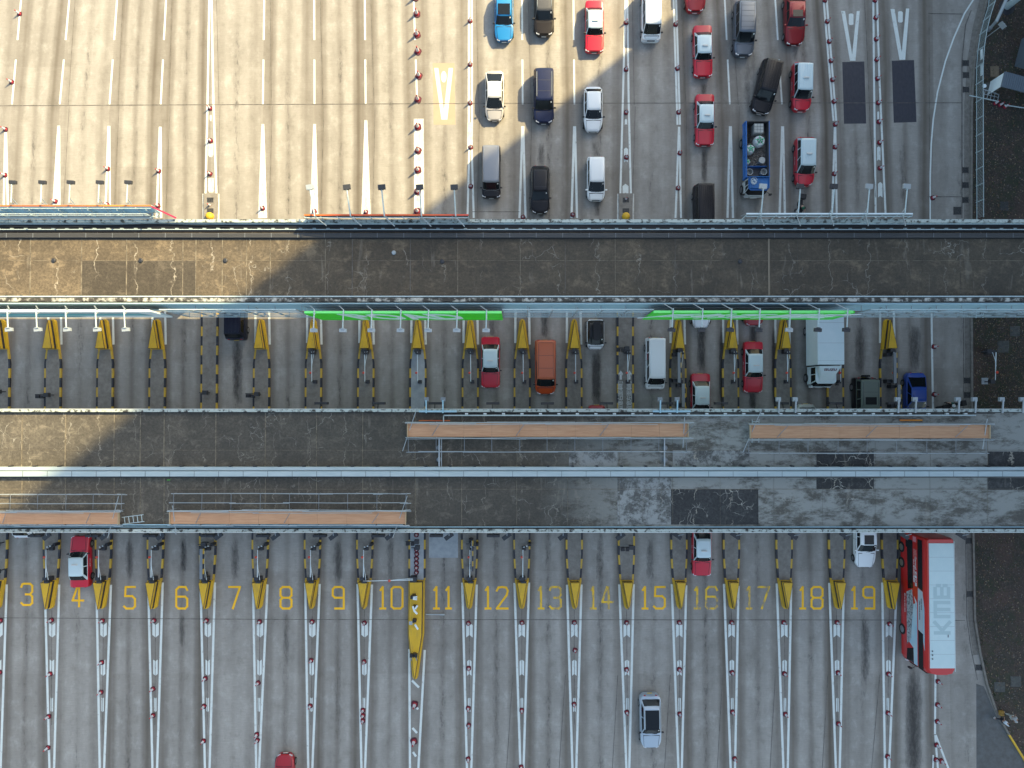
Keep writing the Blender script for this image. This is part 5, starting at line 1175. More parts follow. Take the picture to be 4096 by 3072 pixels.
SPEC['blackhiace'] = dict(L=4.75, W=1.72, paint=paint("paint_black",(.012,.012,.016)), deck=van_deck, cab=(.075,.19,.97,.992), zr=1.97, zb=1.05, wt=.88, rf=.05, rr=.03, npane=3, ribs=8, nm="van")
SPEC['prius'] = dict(L=4.5, W=1.74, paint=paint("paint_champagne",(.50,.47,.43),.3), roof=paint("paint_pearl",(.66,.66,.64)), deck=[(0,.55),(.02,.66),(.22,.92),(.8,1.05),(.985,1.02),(1,.8)], cab=(.20,.40,.72,.97), zr=1.48, zb=.96, wt=.74, rf=.22, rr=.16, nm="car")
SPEC['navympv'] = dict(L=4.95, W=1.85, paint=paint("paint_navy",(.012,.018,.055)), deck=suv_deck, cab=(.20,.33,.93,.985), zr=1.9, zb=1.1, wt=.84, rf=.16, rr=.04, npane=3, panel_lines=(.5,.7), rails=True, nm="van")
SPEC['clio'] = dict(L=4.06, W=1.74, paint=paint("paint_white",(.76,.79,.80)), deck=[(0,.58),(.03,.72),(.27,.95),(.8,1.05),(.985,1.0),(1,.8)], cab=(.24,.42,.84,.96), zr=1.45, zb=.98, wt=.74, rf=.28, rr=.2, nm="car")
SPEC['stepvan'] = dict(L=4.75, W=1.70, paint=paint("paint_black",(.012,.012,.016)), roof=paint("paint_silver",(.26,.27,.29),.5), deck=suv_deck, cab=(.12,.23,.95,.99), zr=1.82, zb=1.05, wt=.90, rf=.06, rr=.04, npane=3, ribs=9, nm="van")
SPEC['blackwagon'] = dict(L=4.3, W=1.74, paint=paint("paint_black",(.012,.012,.016)), deck=[(0,.6),(.02,.74),(.26,.95),(.8,1.05),(.985,1.02),(1,.8)], cab=(.24,.40,.88,.97), zr=1.56, zb=.99, wt=.76, rf=.18, rr=.12, nm="car", panel_lines=(.5,))
SPEC['kei'] = dict(L=4.0, W=1.66, paint=paint("paint_white",(.76,.79,.80)), deck=[(0,.62),(.02,.78),(.18,.96),(.8,1.05),(.985,1.02),(1,.8)], cab=(.16,.36,.93,.98), zr=1.68, zb=1.0, wt=.82, rf=.16, rr=.07, nm="car", mirror=paint("paint_white",(.76,.79,.80)))
SPEC['darksuv'] = dict(L=4.8, W=1.86, paint=paint("paint_black_navy",(.012,.014,.028)), deck=suv_deck, cab=(.24,.36,.90,.97), zr=1.78, zb=1.1, wt=.80, rf=.12, rr=.07, ribs=5, nm="car")
SPEC['orangevan'] = dict(L=4.98, W=1.90, paint=paint("paint_orange",(.48,.065,.012)), roof=paint("paint_faded_orange",(.50,.125,.055),coat=.1,rough=.5), deck=van_deck[:2]+[(.08,.95),(.2,1.1),(.9,1.12),(.99,1.1),(1,.9)], cab=(.13,.27,.97,.992), zr=1.95, zb=1.08, wt=.86, rf=.15, rr=.03, npane=1, rearglass=False, panel_lines=(.47,.7,.93), nm="van")
SPEC['smart'] = dict(L=2.75, W=1.60, paint=paint("paint_white",(.76,.79,.80)), roof=black, pillar=black, deck=[(0,.65),(.05,.85),(.18,1.0),(.985,1.0),(1,.8)], cab=(.12,.34,.86,.97), zr=1.55, zb=1.0, wt=.78, rf=.25, rr=.14, npane=1, box=True, axles=(.2,.84), nm="car")
SPEC['jeep'] = dict(L=4.5, W=1.95, paint=paint("paint_black",(.012,.012,.016)), roof=paint("paint_olive_grey",(.12,.15,.13),coat=.1,rough=.5), deck=suv_deck, cab=(.30,.36,.95,.985), zr=1.95, zb=1.15, wt=.86, rf=.05, rr=.03, npane=3, pano=(.45,.60,.6), spare=True, panel_lines=(.7,), wheel=.38, nm="car")
SPEC['bluecoupe'] = dict(L=4.65, W=1.86, paint=paint("paint_royal_blue",(.015,.06,.30)), deck=sedan_deck, cab=(.28,.42,.70,.95), rf=.2, rr=.18, zr=1.44, nm="car", wt=.72)
SPEC['whitesedan'] = dict(L=4.7, W=1.86, paint=paint("paint_white",(.76,.79,.80)), deck=sedan_deck, cab=(.30,.46,.78,.92), rf=.2, pano=(.48,.66,.58), zr=1.46, nm="car", mirror=paint("paint_white",(.76,.79,.80)))
SPEC['creamcar'] = dict(L=4.4, W=1.74, paint=paint("paint_cream",(.50,.52,.47)), deck=sedan_deck, rr=.22, nm="car")
SPEC['redcar'] = dict(L=4.4, W=1.76, paint=paint("paint_crimson",(.32,.01,.018)), roof=black, deck=sedan_deck, rr=.2, rf=.2, nm="car")
SPEC['silversuv'] = dict(L=4.85, W=1.90, paint=paint("paint_silver_blue",(.40,.47,.54),.2), deck=suv_deck, cab=(.27,.41,.84,.95), zr=1.68, zb=1.05, wt=.76, rf=.2, rr=.12, pano=(.42,.78,.86), rails=True, nm="car", npane=2)
def car(kind, x, y, label, rot=0.0, cat="car", group=None, z=.8):
    if kind not in CACHE: CACHE[kind] = make_car(**SPEC[kind]); o = CACHE[kind]
    else: o = copy_tree(CACHE[kind])
    p = g(x, y, z); o.location = (p.x, p.y, 0); o.rotation_euler = (0, 0, R(rot))
    return tag(o, label=label, cat=cat, group=group)
TG = "red and white taxis"; T = "taxi"
car('blue', 2016, 62, "bright blue car with black sunroof, topmost of the sunlit cars")
car('blackmpv', 2176, 36, "black people carrier with grey roof beside the bright blue car")
car('taxi', 2378, 104, "red taxi with white roof in the sun, cut by the top edge", cat=T, group=TG)
car('whitevan', 2606, 55, "plain white van half lit at the top edge", cat="van", z=1)
car('redsuv', 2782, -52, "dark red car nose poking in at the top edge, left of the grey van")
car('taxi', 2812, 203, "red taxi with white roof, upper of two left of the black angled van", 1, cat=T, group=TG)
car('taxi', 2820, 478, "red taxi with white roof, lower of two left of the blue truck", 0, cat=T, group=TG)
car('greympv', 2976, 115, "steel grey van with panelled roof at the top, left of the dark red saloon", -1, cat="van")
car('redsedan', 3180, 72, "dark red saloon with black sunroof at the top")
car('blackvan', 3066, 348, "black van turned at an angle across the dashed line", -14, cat="van")
car('vtaxi', 3207, 347, "ribbed-roof red taxi, upper of two right of the blue truck", -1, cat=T, group=TG)
car('vtaxi', 3219, 646, "ribbed-roof red taxi, lower of two right of the blue truck", -1, cat=T, group=TG)
car('prius', 1978, 382, "champagne silver hatchback with pale roof in full sun")
car('navympv', 2175, 384, "dark navy van with glossy panelled roof, half in the sun", cat="van")
car('clio', 2373, 436, "white hatchback with rounded nose in the shade edge, upper of two white cars")
car('stepvan', 1965, 687, "van with ribbed silver roof and black nose, near the upper roof", cat="van")
car('blackwagon', 2160, 757, "black wagon between the silver roofed van and a white hatchback")
car('kei', 2384, 714, "tall white hatchback just above the upper roof, lower of two white cars")
car('blackhiace', 2812, 843, "black van with ribbed roof half under the upper roof", cat="van")
car('darksuv', 944, 1256, "black pickup with ribbed roof peeking out under the gantry between lanes 6 and 7", 180)
car('taxi', 1962, 1449, "red taxi with pale blue roof in lane 11 between the roofs", cat=T, group=TG)
car('orangevan', 2182, 1468, "orange van with faded panelled roof in lane 12", cat="van", z=1)
car('smart', 2382, 1337, "tiny white and black car with black roof box in lane 13")
SP2 = dict(SPEC['whitevan']); SP2['side_text'] = "GOL"; SP2['nm'] = "van"; SP2['ribs'] = 0; SP2['panel_lines'] = (); SPEC['golvan'] = SP2
car('golvan', 2622, 1453, "white van lettered GOL in lane 15 between the roofs", cat="van", z=1)
car('redcar', 2388, 1717, "red car tail with black roof just showing above the lower roof in lane 13", z=1)
car('clio', 2806, 1222, "white car nose under the green board with Chinese characters")
car('taxi', 2803, 1596, "red taxi with pale roof entering under the lower roof in lane 16", cat=T, group=TG)
car('taxi', 3014, 1468, "red taxi with pale roof in lane 17 between the roofs", cat=T, group=TG)
car('redsuv', 3016, 1204, "dark red car nose under the green board, left of the box truck")
car('creamcar', 3226, 1712, "cream car tail showing at the lower roof edge below the box truck")
car('jeep', 3463, 1608, "black off-roader with olive grey roof and rear spare wheel in lane 19", cat="car", z=1)
car('bluecoupe', 3663, 1592, "royal blue coupe entering under the lower roof at the right")
car('clio', 92, 2062, "white car tail peeking out below the lower roof in lane 3", 180)
car('taxi', 319, 2247, "red taxi with pale blue roof facing up in lane 4", 181.5, cat=T, group=TG)
car('taxi', 2808, 2202, "red taxi with pale roof leaving the lower roof in lane 16", cat=T, group=TG)
car('whitesedan', 3462, 2168, "white saloon with black sunroof leaving the lower roof in lane 19")
car('silversuv', 2602, 2884, "silver car with panoramic black roof at the bottom in lane 15", 1)
car('redcar', 1137, 3118, "red car nose at the bottom edge in lane 8", 180)

# blue dump truck
def dump_truck():
    P = g(3020, 640, 1.2); r = empty("dump_truck", (P.x, P.y, 0), label="blue open tipper truck loaded with white sacks and buckets", cat="truck")
    bl = paint("paint_truck_blue", (.012,.13,.42), coat=.2, rough=.45); bl2 = mat("truck_blue_roof",(.02,.17,.45),.5,c2=(.015,.1,.3),ns=3)
    L0, L1 = -3.35, 3.35     # front at -y
    mb = MB(); mb.box(-.95,.95,-1.85,3.3,.85,1.0); mb.box(-.4,.4,-3.0,3.3,.55,.85); mb.build("chassis", dark, r)
    bedm = mat("bed_steel",(.06,.062,.07),.7,c2=(.10,.095,.09),ns=3)
    mb = MB(); mb.box(-1.0,1.0,-1.8,3.25,1.0,1.06); mb.build("bed_floor", bedm, r)
    for q, nm in ((-1, "side_board"), (1, "side_board")):
        mb = MB(); mb.box(q*1.0, q*1.06, -1.85, 3.3, .98, 2.0)
        for k in range(6): mb.box(q*1.06, q*1.10, -1.8 + k*1.0, -1.68 + k*1.0, 1.0, 1.95)
        mb.box(q*1.06,q*1.09,-1.85,3.3,1.45,1.52); mb.build(nm, bl, r)
    mb = MB(); mb.box(-1.0,1.0,3.25,3.31,.98,2.0); mb.build("tail_board", bedm, r); mb = MB(); mb.box(-1.0,1.0,-1.86,-1.8,.98,2.1); mb.build("head_board", bl, r); mb = MB(); mb.box(-.97,.97,-.72,-.68,1.06,1.6); mb.build("divider_board", bl, r)
    mb = MB(); mb.box(-.995,-.975,-1.78,3.24,1.06,2.005); mb.box(.975,.995,-1.78,3.24,1.06,2.005); mb.build("bed_liner", bedm, r)
    rub = mat("rubble",(.08,.07,.06),.9,c2=(.26,.24,.22),ns=5,det=8,bump=1); mb = MB(); bm = bmesh.new(); bmesh.ops.create_grid(bm, x_segments=26, y_segments=50, size=1)
    for v in bm.verts: v.co = (v.co.x*.98, .95 + v.co.y*1.62 , 1.12 + random.random()*.16)
    me = bpy.data.meshes.new("rubble_load"); bm.to_mesh(me); bm.free(); me.materials.append(rub); o = bpy.data.objects.new("rubble_load", me); COL.objects.link(o); o.parent = r
    # cab
    cabm = paint("paint_cab_white",(.5,.54,.54)); mb = MB(); mb.prism([(-.98,-1.95),(-.98,-3.1),(-.75,-3.32),(.75,-3.32),(.98,-3.1),(.98,-1.95)], .55, 1.35); mb.build("cab_body", cabm, r, bevel=.04)
    mb = MB(); mb.prism([(-.96,-1.97),(-.96,-3.08),(-.72,-3.28),(.72,-3.28),(.96,-3.08),(.96,-1.97)], 1.35, 2.05, 0, top=[(-.88,-1.99),(-.88,-2.85),(-.7,-3.0),(.7,-3.0),(.88,-2.85),(.88,-1.99)]); mb.build("cab_glass_band", glass, r)
    mb = MB(); mb.prism([(-.92,-1.95),(-.92,-2.9),(-.72,-3.08),(.72,-3.08),(.92,-2.9),(.92,-1.95)], 2.04, 2.18); mb.build("cab_roof", bl, r, bevel=.05)
    for q in (-1, 1):
        mb = MB(); mb.bar((q*.93,-3.0,1.4),(q*.86,-2.78,2.06),.08,.08); mb.bar((q*.97,-2.0,1.35),(q*.89,-2.0,2.05),.1,.08); mb.bar((q*.97,-2.55,1.35),(q*.89,-2.5,2.05),.06,.06); mb.build("cab_pillar", cabm, r)
        mb = MB(); mb.tube([(q*.95,-3.1,1.6),(q*1.18,-3.3,1.7)], .025, 6); mb.box(q*1.12,q*1.32,-3.36,-3.26,1.45,1.8); mb.build("wing_mirror", black, r)
        mb = MB(); mb.box(q*.6,q*.92,-3.36,-3.3,.75,.95); mb.build("headlight", lampw, r)
        for yy in (-2.55, 1.75):
            mb = MB(); mb.lathe([(.25,-.13),(.43,-.13),(.45,-.08),(.45,.08),(.43,.13),(.25,.13)], c=(q*.92,yy,.45), n=20, axis='X'); wv = mb.build("wheel", tyre, r, smooth=40); mb = MB(); mb.lathe([(.27,-.01),(.24,.02),(.08,.03)], c=(q*1.05,yy,.45), n=14, axis='X'); mb.build("rim", rim, wv)
    mb = MB(); mb.box(-.82,.86,-2.85,-1.95,2.2,2.24); 
    for a in ((-.86,-.82,-2.88,-1.9),(.84,.88,-2.88,-1.9),(-.86,.88,-2.92,-2.88),(-.86,.88,-1.92,-1.88)): mb.box(*a,2.2,2.42)
    mb.build("roof_tray", bl2, r)
    mb = MB()
    for k in range(7):
        cx, cy, rr_ = -.48+random.uniform(-.1,.1), -2.3+random.uniform(-.1,.1), random.uniform(.12,.26); mb.tube([(cx+rr_*math.cos(a*.6), cy+rr_*math.sin(a*.6), 2.27+.015*k) for a in range(11)], .018, 5)
    tag_o = mb.build("rope_coil", signwhite, r)
    mb = MB(); mb.box(-.3,.3,-3.38,-3.32,.62,.75); mb.build("number_plate", plate_w, r)
    return P
DT = dump_truck()
def sack(dx, dy, rr_, lab, z=1.15, h=.75):
    root = empty("sack", (DT.x+dx, DT.y+dy, z), label=lab, cat="sack"); sk = mat("sack_white",(.62,.66,.66),.7,c2=(.45,.48,.5),ns=4)
    mb = MB(); mb.lathe([(rr_*.85,0),(rr_*1.02,.2*h),(rr_*1.0,.7*h),(rr_*.78,h),(rr_*.5,h*1.02)], n=18); mb.build("bag", sk, root, smooth=50)
    mb = MB(); mb.lathe([(rr_*.55,h*1.03),(rr_*.2,h*1.07)], n=12); mb.build("contents", mat("rubble_dark",(.06,.05,.05),.9), root)
    mb = MB()
    for k in range(5): a = k*1.256+.4; mb.bar((rr_*.1*math.cos(a),rr_*.1*math.sin(a),h*1.12),(rr_*.85*math.cos(a),rr_*.85*math.sin(a),h*.98),.06,.02)
    mb.build("green_strap", mat("strap_green",(.02,.42,.20),.6), root)
    for k in range(5):
        a = k*1.256+1.0; mb = MB(); mb.bar((rr_*.1*math.cos(a),rr_*.1*math.sin(a),h*1.08),(rr_*.62*math.cos(a),rr_*.62*math.sin(a),h*1.04),.05,.02); mb.build("cloth_fold", sk, root)
sack(.22, 1.55, .52, "larger white sack with green straps on the blue tipper truck"); sack(-.62, .8, .42, "white sack with green straps against the left side of the tipper truck"); sack(-.78, -.25, .27, "small crumpled white bag at the left of the tipper truck bed", h=.4)
def bucket(dx, dy, lab, z=1.1, open_=True):
    root = empty("bucket", (DT.x+dx, DT.y+dy, z), label=lab, cat="bucket"); m = mat("bucket_grey",(.36,.37,.36),.5); mb = MB(); mb.lathe([(.2,0),(.28,.62),(.30,.63),(.26,.62),(.2,.2)], n=18); mb.build("tub", m, root, smooth=40)
    if not open_: mb = MB(); mb.lathe([(.29,.62),(.29,.66),(.05,.67)], n=18); mb.build("lid", m, root, smooth=40)
bucket(-.66,-1.25,"open grey bucket at the left front of the truck bed"); bucket(.62,-1.25,"open grey bucket at the right front of the truck bed"); bucket(.45,-.2,"closed grey tub in the middle of the truck bed", open_=False)
root = empty("crate", (DT.x+.1, DT.y+2.65, 1.12), label="large pale stack of blocks at the rear of the tipper truck", cat="crate"); mb = MB(); mb.box(-.42,.42,-.42,.42,0,.85); mb.build("block_stack", mat("blocks",(.42,.44,.42),.8,c2=(.34,.35,.34),ns=4), root)
mb = MB()
for q in range(4): mb.box(-.42+q*.28-.01,-.42+q*.28+.01,-.425,.425,.85,.857); mb.box(-.425,.425,-.42+q*.28-.01,-.42+q*.28+.01,.86,.866)
mb.build("block_joints", mat("seam_dark",(.04,.04,.045),.6), root)
for k, (dx, dy) in enumerate(((-.72, 2.75), (-.72, 1.95))):
    root = empty("crate", (DT.x+dx, DT.y+dy, 1.12), R(-8*k), label="black slatted plastic crate on the tipper truck, "+("rear one" if k == 0 else "beside the larger sack"), cat="crate"); mb = MB(); mb.box(-.25,.25,-.36,.36,0,.04)
    for q in range(5): mb.box(-.25+q*.12,-.22+q*.12,-.36,.36,.04,.3); mb.box(-.25,.25,-.36+q*.17,-.33+q*.17,.05,.28)
    mb.build("crate_frame", black, root)

# box truck
def box_truck():
    P = g(3262, 1400, .1); r = empty("box_truck", (P.x, P.y, 0), label="white box truck lettered ISUZU over the cab in lane 18", cat="truck")
    wp = mat("truck_white",(.58,.70,.73),.45,c2=(.64,.74,.77),ns=1); A = P
    yb0 = g(3276, 1458, 3.3).y - P.y; xl, xr = -1.2, 1.15
    mb = MB(); mb.box(xl, xr, yb0, yb0 + 5.6, .85, 3.3); mb.build("cargo_box", wp, r, bevel=.02)
    mb = MB(); mb.box(xl+.02, xr-.02, yb0 + 1.9, yb0 + 1.915, 3.3, 3.305); mb.box(xl+.02, xr-.02, yb0 + .35, yb0 + .36, 3.3, 3.304); mb.box(xl+.02, xr-.02, yb0 + 3.7, yb0 + 3.715, 3.3, 3.305); mb.build("roof_seam", galv, r)
    mb = MB(); mb.box(-.45,.45,yb0-1.8,yb0+5.6,.5,.85); mb.build("chassis", dark, r)
    yc = yb0 - .12; 
    mb = MB(); mb.prism([(-1.0,yc),(-1.0,yc-1.55),(-.8,yc-1.85),(.8,yc-1.85),(1.0,yc-1.55),(1.0,yc)], .55, 1.35); mb.build("cab_body", wp, r, bevel=.05)
    mb = MB(); mb.prism([(-.98,yc),(-.98,yc-1.55),(-.78,yc-1.8),(.78,yc-1.8),(.98,yc-1.55),(.98,yc)], 1.35, 2.15, top=[(-.88,yc),(-.88,yc-1.3),(-.72,yc-1.5),(.72,yc-1.5),(.88,yc-1.3),(.88,yc)]); mb.build("cab_glass_band", glass, r)
    mb = MB(); mb.prism([(-.92,yc),(-.92,yc-1.33),(-.74,yc-1.55),(.74,yc-1.55),(.92,yc-1.33),(.92,yc)], 2.14, 2.26); mb.build("cab_roof", wp, r, bevel=.04)
    # wind deflector
    mb = MB(); mb.add([(-.95,yc,2.26),(.95,yc,2.26),(.62,yc-1.3,2.27),(-.62,yc-1.3,2.27),(-1.02,yc,3.15),(1.02,yc,3.15),(.66,yc-.62,2.85),(-.66,yc-.62,2.85)], [(3,2,1,0),(4,5,6,7),(0,1,5,4),(1,2,6,5),(2,3,7,6),(3,0,4,7)]); mb.build("wind_deflector", wp, r, bevel=.05)
    zt = 3.06; M = Matrix.Translation((.05, yc-.34, 3.025)) @ Matrix.Rotation(R(25), 4, 'X'); text_mb("ISUZU", .30, M, sx=1.35, bold=.008, extr=.004).build("lettering", mat("text_maroon",(.12,.02,.025)), r)
    for q in (-1, 1):
        mb = MB(); mb.bar((q*.95,yc-1.5,1.38),(q*.86,yc-1.28,2.15),.09,.09); mb.bar((q*.98,yc-.75,1.35),(q*.90,yc-.7,2.15),.07,.06); mb.bar((q*.98,yc-.06,1.35),(q*.9,yc-.04,2.15),.12,.08); mb.build("cab_pillar", wp, r)
        mb = MB(); mb.box(q*.62,q*.95,yc-1.9,yc-1.8,.75,.98); mb.build("headlight", lampw, r)
        mb = MB(); mb.tube([(q*.95,yc-1.5,1.8),(q*1.2,yc-1.65,1.8)], .02, 6); mb.box(q*1.12,q*1.3,yc-1.7,yc-1.62,1.5,1.95); mb.build("wing_mirror", black, r)
        for yy in (yc-1.0, yc+3.3):
            mb = MB(); mb.lathe([(.22,-.12),(.38,-.12),(.4,-.07),(.4,.07),(.38,.12),(.22,.12)], c=(q*.98,yy,.4), n=20, axis='X'); wv = mb.build("wheel", tyre, r, smooth=40); mb = MB(); mb.lathe([(.25,-.01),(.2,.02),(.06,.03)], c=(q*1.105,yy,.4), n=14, axis='X'); mb.build("rim", rim, wv)
    mb = MB(); mb.box(xl-.012, xl-.002, yb0+4.7, yb0+5.5, 2.1, 3.1); mb.build("side_sign", mat("sign_red",(.4,.02,.03)), r)
    mb = MB(); mb.box(-.3,.3,yc-1.9,yc-1.86,.6,.72); mb.build("number_plate", plate_w, r)
box_truck()

# double deck bus
def bus():
    A = g(3768, 2703, 4.3); B = g(3768, 2154, 4.3); Lb = B.y - A.y; c = (A + B) / 2; Wb = 2.5; Hb = 4.35; xc = g(3766, 2400, 4.35).x
    r = empty("double_decker_bus", (xc, c.y, 0), label="red double decker bus with white roof lettered KMB", cat="bus")
    y0, y1 = -Lb / 2, Lb / 2; h = Wb / 2; V = lambda v: y1 - v * Lb       # v=0 tail (top of photo) .. 1 nose
    red = paint("bus_red", (.50,.012,.012), coat=.5); wpan = mat("bus_white_panel",(.50,.63,.64),.55,c2=(.57,.68,.68),ns=.8)
    def outline(e, f=0): return [(-h+e,y1-.12-f),(-h+e+.15,y1-f),(h-e-.15,y1-f),(h-e,y1-.12-f),(h-e,y0+.5+f),(h-e-.2,y0+.12+f),(h-e-.7,y0+f),(-h+e+.7,y0+f),(-h+e+.2,y0+.12+f),(-h+e,y0+.5+f)]
    mb = MB(); mb.prism(outline(0), .3, 3.95, top=outline(0)); mb.build("body", red, r, bevel=.03)
    mb = MB(); mb.prism(outline(.0), 3.95, 4.3, top=outline(.14, .06)); mb.build("roof_cove", red, r, bevel=.05)
    mb = MB(); mb.prism([(-h+.22,V(.035)),(h-.14,V(.035)),(h-.14,V(.945)),(-h+.22,V(.945))], 4.3, 4.34); rp = mb.build("roof_panel", wpan, r)
    mb = MB(); mb.tube([(h-.08,V(.02),4.3),(h-.08,V(.97),4.3)], .02, 6); mb.build("gutter_trim", signwhite, r)
    km = MB(); X_ = lambda v: .72 - 1.44 * v      # v=0 foot of letter, 1 = top (towards the left of the photo)
    def ks(u0, v0, u1, v1, wd=.30): km.bar((-.0 - X_(v0) * -1 + .04, V(.70) + u0, 4.344 + .0015 * (len(km.f) % 5)), (.04 + X_(v1), V(.70) + u1, 4.344 + .0015 * (len(km.f) % 5)), wd, .004)
    for u0, v0, u1, v1 in ((.15,0,.15,1),(.35,.5,1.15,1),(.35,.5,1.15,0),(1.55,0,1.55,1),(2.15,0,2.15,1),(2.75,0,2.75,1),(1.4,.9,2.9,.9),(3.2,0,3.2,1),(3.2,.9,4.1,.9),(3.2,.5,4.1,.5),(3.2,.1,4.1,.1),(4.2,.15,4.2,.45),(4.2,.55,4.2,.85)): ks(u0, v0, u1, v1)
    km.build("roof_lettering", mat("kmb_grey",(.40,.52,.53),.55), rp)
    mb = MB()
    for k in range(1, 9): mb.box(-h+.24, h-.16, V(.035+k*.101)-.008, V(.035+k*.101)+.008, 4.34, 4.3415)
    mb.build("roof_seam", galv, rp)
    for k in range(3): mb = MB(); mb.lathe([(.06,4.34),(.06,4.38)], c=(-h+.42, V(.875 - k*.0), 0) if 0 else (-h+.42, V(.82+k*.028), 0), n=10); mb.build("roof_vent", dark, rp)
    mb = MB(); mb.box(h-.75,h-.65,V(.72),V(.70),4.34,4.36); mb.build("roof_hatch", galv, rp)
    sky_b = mat("bus_sky_blue",(.30,.52,.66),.35,c2=(.50,.62,.68),ns=.7); grey_w = mat("bus_grey_white",(.42,.50,.56),.4); mural = mat("bus_mural",(.10,.12,.14),.5,c2=(.42,.45,.48),ns=5,det=8,lo=.42,hi=.58)
    for sd in (-1, 1):
        def pan(nm, pts, m, e=.006):
            mb = MB(); q = [(sd*(h+e), V(v), z) for v, z in pts]; q2 = [(sd*(h-.01), V(v), z) for v, z in pts]; n = len(pts)
            mb.add(q+q2, [tuple(range(n)), tuple(range(2*n-1,n-1,-1))]+[(i,(i+1)%n,n+(i+1)%n,n+i) for i in range(n)]); return mb.build(nm, m, r, smooth=10)
        pan("lower_window", [(.05,1.35),(.05,2.25),(.41,2.25),(.43,1.45),(.115,1.35),(.115,1.15),(.05,1.15)], glass, .010)
        pan("lower_window", [(.89,1.25),(.86,2.25),(.975,2.25),(.975,1.15)], glass, .014)
        pan("upper_window", [(.025,3.0),(.025,3.72),(.40,3.72),(.385,3.0)], glass, .010); pan("upper_window", [(.70,3.0),(.715,3.72),(.985,3.72),(.985,3.0)], glass, .010)
        pan("mural_panel", [(.46,1.22),(.42,2.1),(.53,2.3),(.70,2.0),(.80,1.9),(.86,1.22)], mural, .008)
        pan("sky_panel", [(.53,2.3),(.50,2.85),(.975,2.85),(.975,2.3),(.86,2.25),(.82,1.3),(.78,1.6),(.70,2.0)], sky_b, .007)
        pan("upper_panel", [(.39,3.0),(.405,3.72),(.715,3.72),(.70,3.0)], grey_w, .008); pan("cove_panel", [(.43,3.74),(.52,3.94),(.83,3.94),(.77,3.74)], sky_b, .009)
        mb = MB()
        for k in range(7): mb.bar((sd*(h+.012),V(.50+k*.011),2.78),(sd*(h+.012),V(.47+k*.010),2.42+.05*k),.01,.05)
        mb.build("wing_drawing", signwhite, r)
        rot = Matrix.Rotation(R(90*sd), 4, 'Z') @ Matrix.Rotation(R(90), 4, 'X')
        def tx(nm, body, size, v, z, m=signwhite, sx=1): text_mb(body, size, Matrix.Translation((sd*(h+.012), V(v), z)) @ rot, extr=.002, sx=sx, bold=.006).build(nm, m, r)
        tx("lettering", "Generali 忠意保險", .34, .275, 2.70); tx("small_lettering", "No.1 意大利保險集團", .22, .275, 2.42); tx("small_lettering", "香港 1904 1881 00000 | 000000", .13, .55, .95)
        tx("panel_lettering", "(0000) (000000) (000000)", .16, .55, 3.25, dark); tx("small_lettering", "忠意保險 有限公司", .12, .50, 3.5, dark)
        mb = MB(); mb.box(sd*(h+.002),sd*(h+.014),V(.17),V(.11),2.38,2.85); mb.build("lion_emblem", mat("emblem_pale",(.55,.35,.35),.5,c2=(.5,.05,.05),ns=12,lo=.45,hi=.5), r)
        mb = MB(); mb.box(sd*(h+.002),sd*(h+.014),V(.055),V(.015),2.3,2.8); mb.build("pink_notice", mat("pink_notice",(.6,.22,.27)), r)
        for v in (.13, .25, .765):
            mb = MB(); mb.lathe([(.3,-.14),(.47,-.14),(.49,-.08),(.49,.08),(.47,.14),(.3,.14)], c=(sd*(h-.10),V(v),.49), n=22, axis='X'); wv = mb.build("wheel", tyre, r, smooth=40); mb = MB(); mb.lathe([(.31,-.01),(.28,.02),(.1,.03)], c=(sd*(h+.045),V(v),.49), n=14, axis='X'); mb.build("rim", rim, wv)
    mb = MB(); mb.box(-h+.25,h-.25,y0-.012,y0+.03,1.1,2.3); mb.box(-h+.25,h-.25,y0-.012,y0+.03,3.0,3.75); mb.build("front_window", glass, r)
    mb = MB(); mb.box(-.6,.6,y0-.02,y0,2.45,2.85); mb.build("destination_panel", black, r)
    for q in (-1, 1):
        mb = MB(); mb.box(q*.75,q*1.1,y0+.0,y0+.12,.6,.85); mb.build("headlight", lampw, r)
        mb = MB(); mb.tube([(q*(h-.1),y0+.1,2.4),(q*(h+.25),y0-.15,2.3)], .025, 6); mb.box(q*(h+.15),q*(h+.33),y0-.22,y0-.1,1.85,2.3); mb.build("wing_mirror", black, r)
    mb = MB(); mb.box(-h+.3,h-.3,y1-.02,y1+.015,1.2,1.9); mb.build("rear_grille", black, r)
bus()

# ------------------------------------------------------------------ people
skin = mat("skin", (.42,.26,.19), .55); hairm = mat("hair_black", (.012,.010,.010), .6)
def skinned(name, chains, m, parent, levels=1):
    """chains: list of lists of (x,y,z,r); first point of later chains snaps to an existing vertex when equal"""
    me = bpy.data.meshes.new(name); vs = []; es = []; rs = []
    def vid(p):
        for i, q in enumerate(vs):
            if (Vector(q) - Vector(p[:3])).length < 1e-5: return i
        vs.append(tuple(p[:3])); rs.append(p[3]); return len(vs) - 1
    for ch in chains:
        ids = [vid(p) for p in ch]; es += list(zip(ids, ids[1:]))
    me.from_pydata(vs, es, []); o = bpy.data.objects.new(name, me); COL.objects.link(o)
    sk = o.modifiers.new("skin", 'SKIN'); sk.use_smooth_shade = True
    if not me.skin_vertices: 
        bm = bmesh.new(); bm.from_mesh(me); bm.verts.layers.skin.verify(); bm.to_mesh(me); bm.free()
    for i, q in enumerate(me.skin_vertices[0].data): q.radius = (rs[i], rs[i]); q.use_root = (i == 0)
    ss = o.modifiers.new("sub", 'SUBSURF'); ss.levels = levels; ss.render_levels = levels
    bpy.context.view_layer.update()
    m2 = bpy.data.meshes.new_from_object(o.evaluated_get(bpy.context.evaluated_depsgraph_get()))
    bpy.data.objects.remove(o); bpy.data.meshes.remove(me); m2.materials.clear(); m2.materials.append(m)
    for p in m2.polygons: p.use_smooth = True
    o = bpy.data.objects.new(name, m2); COL.objects.link(o); o.parent = parent; return o
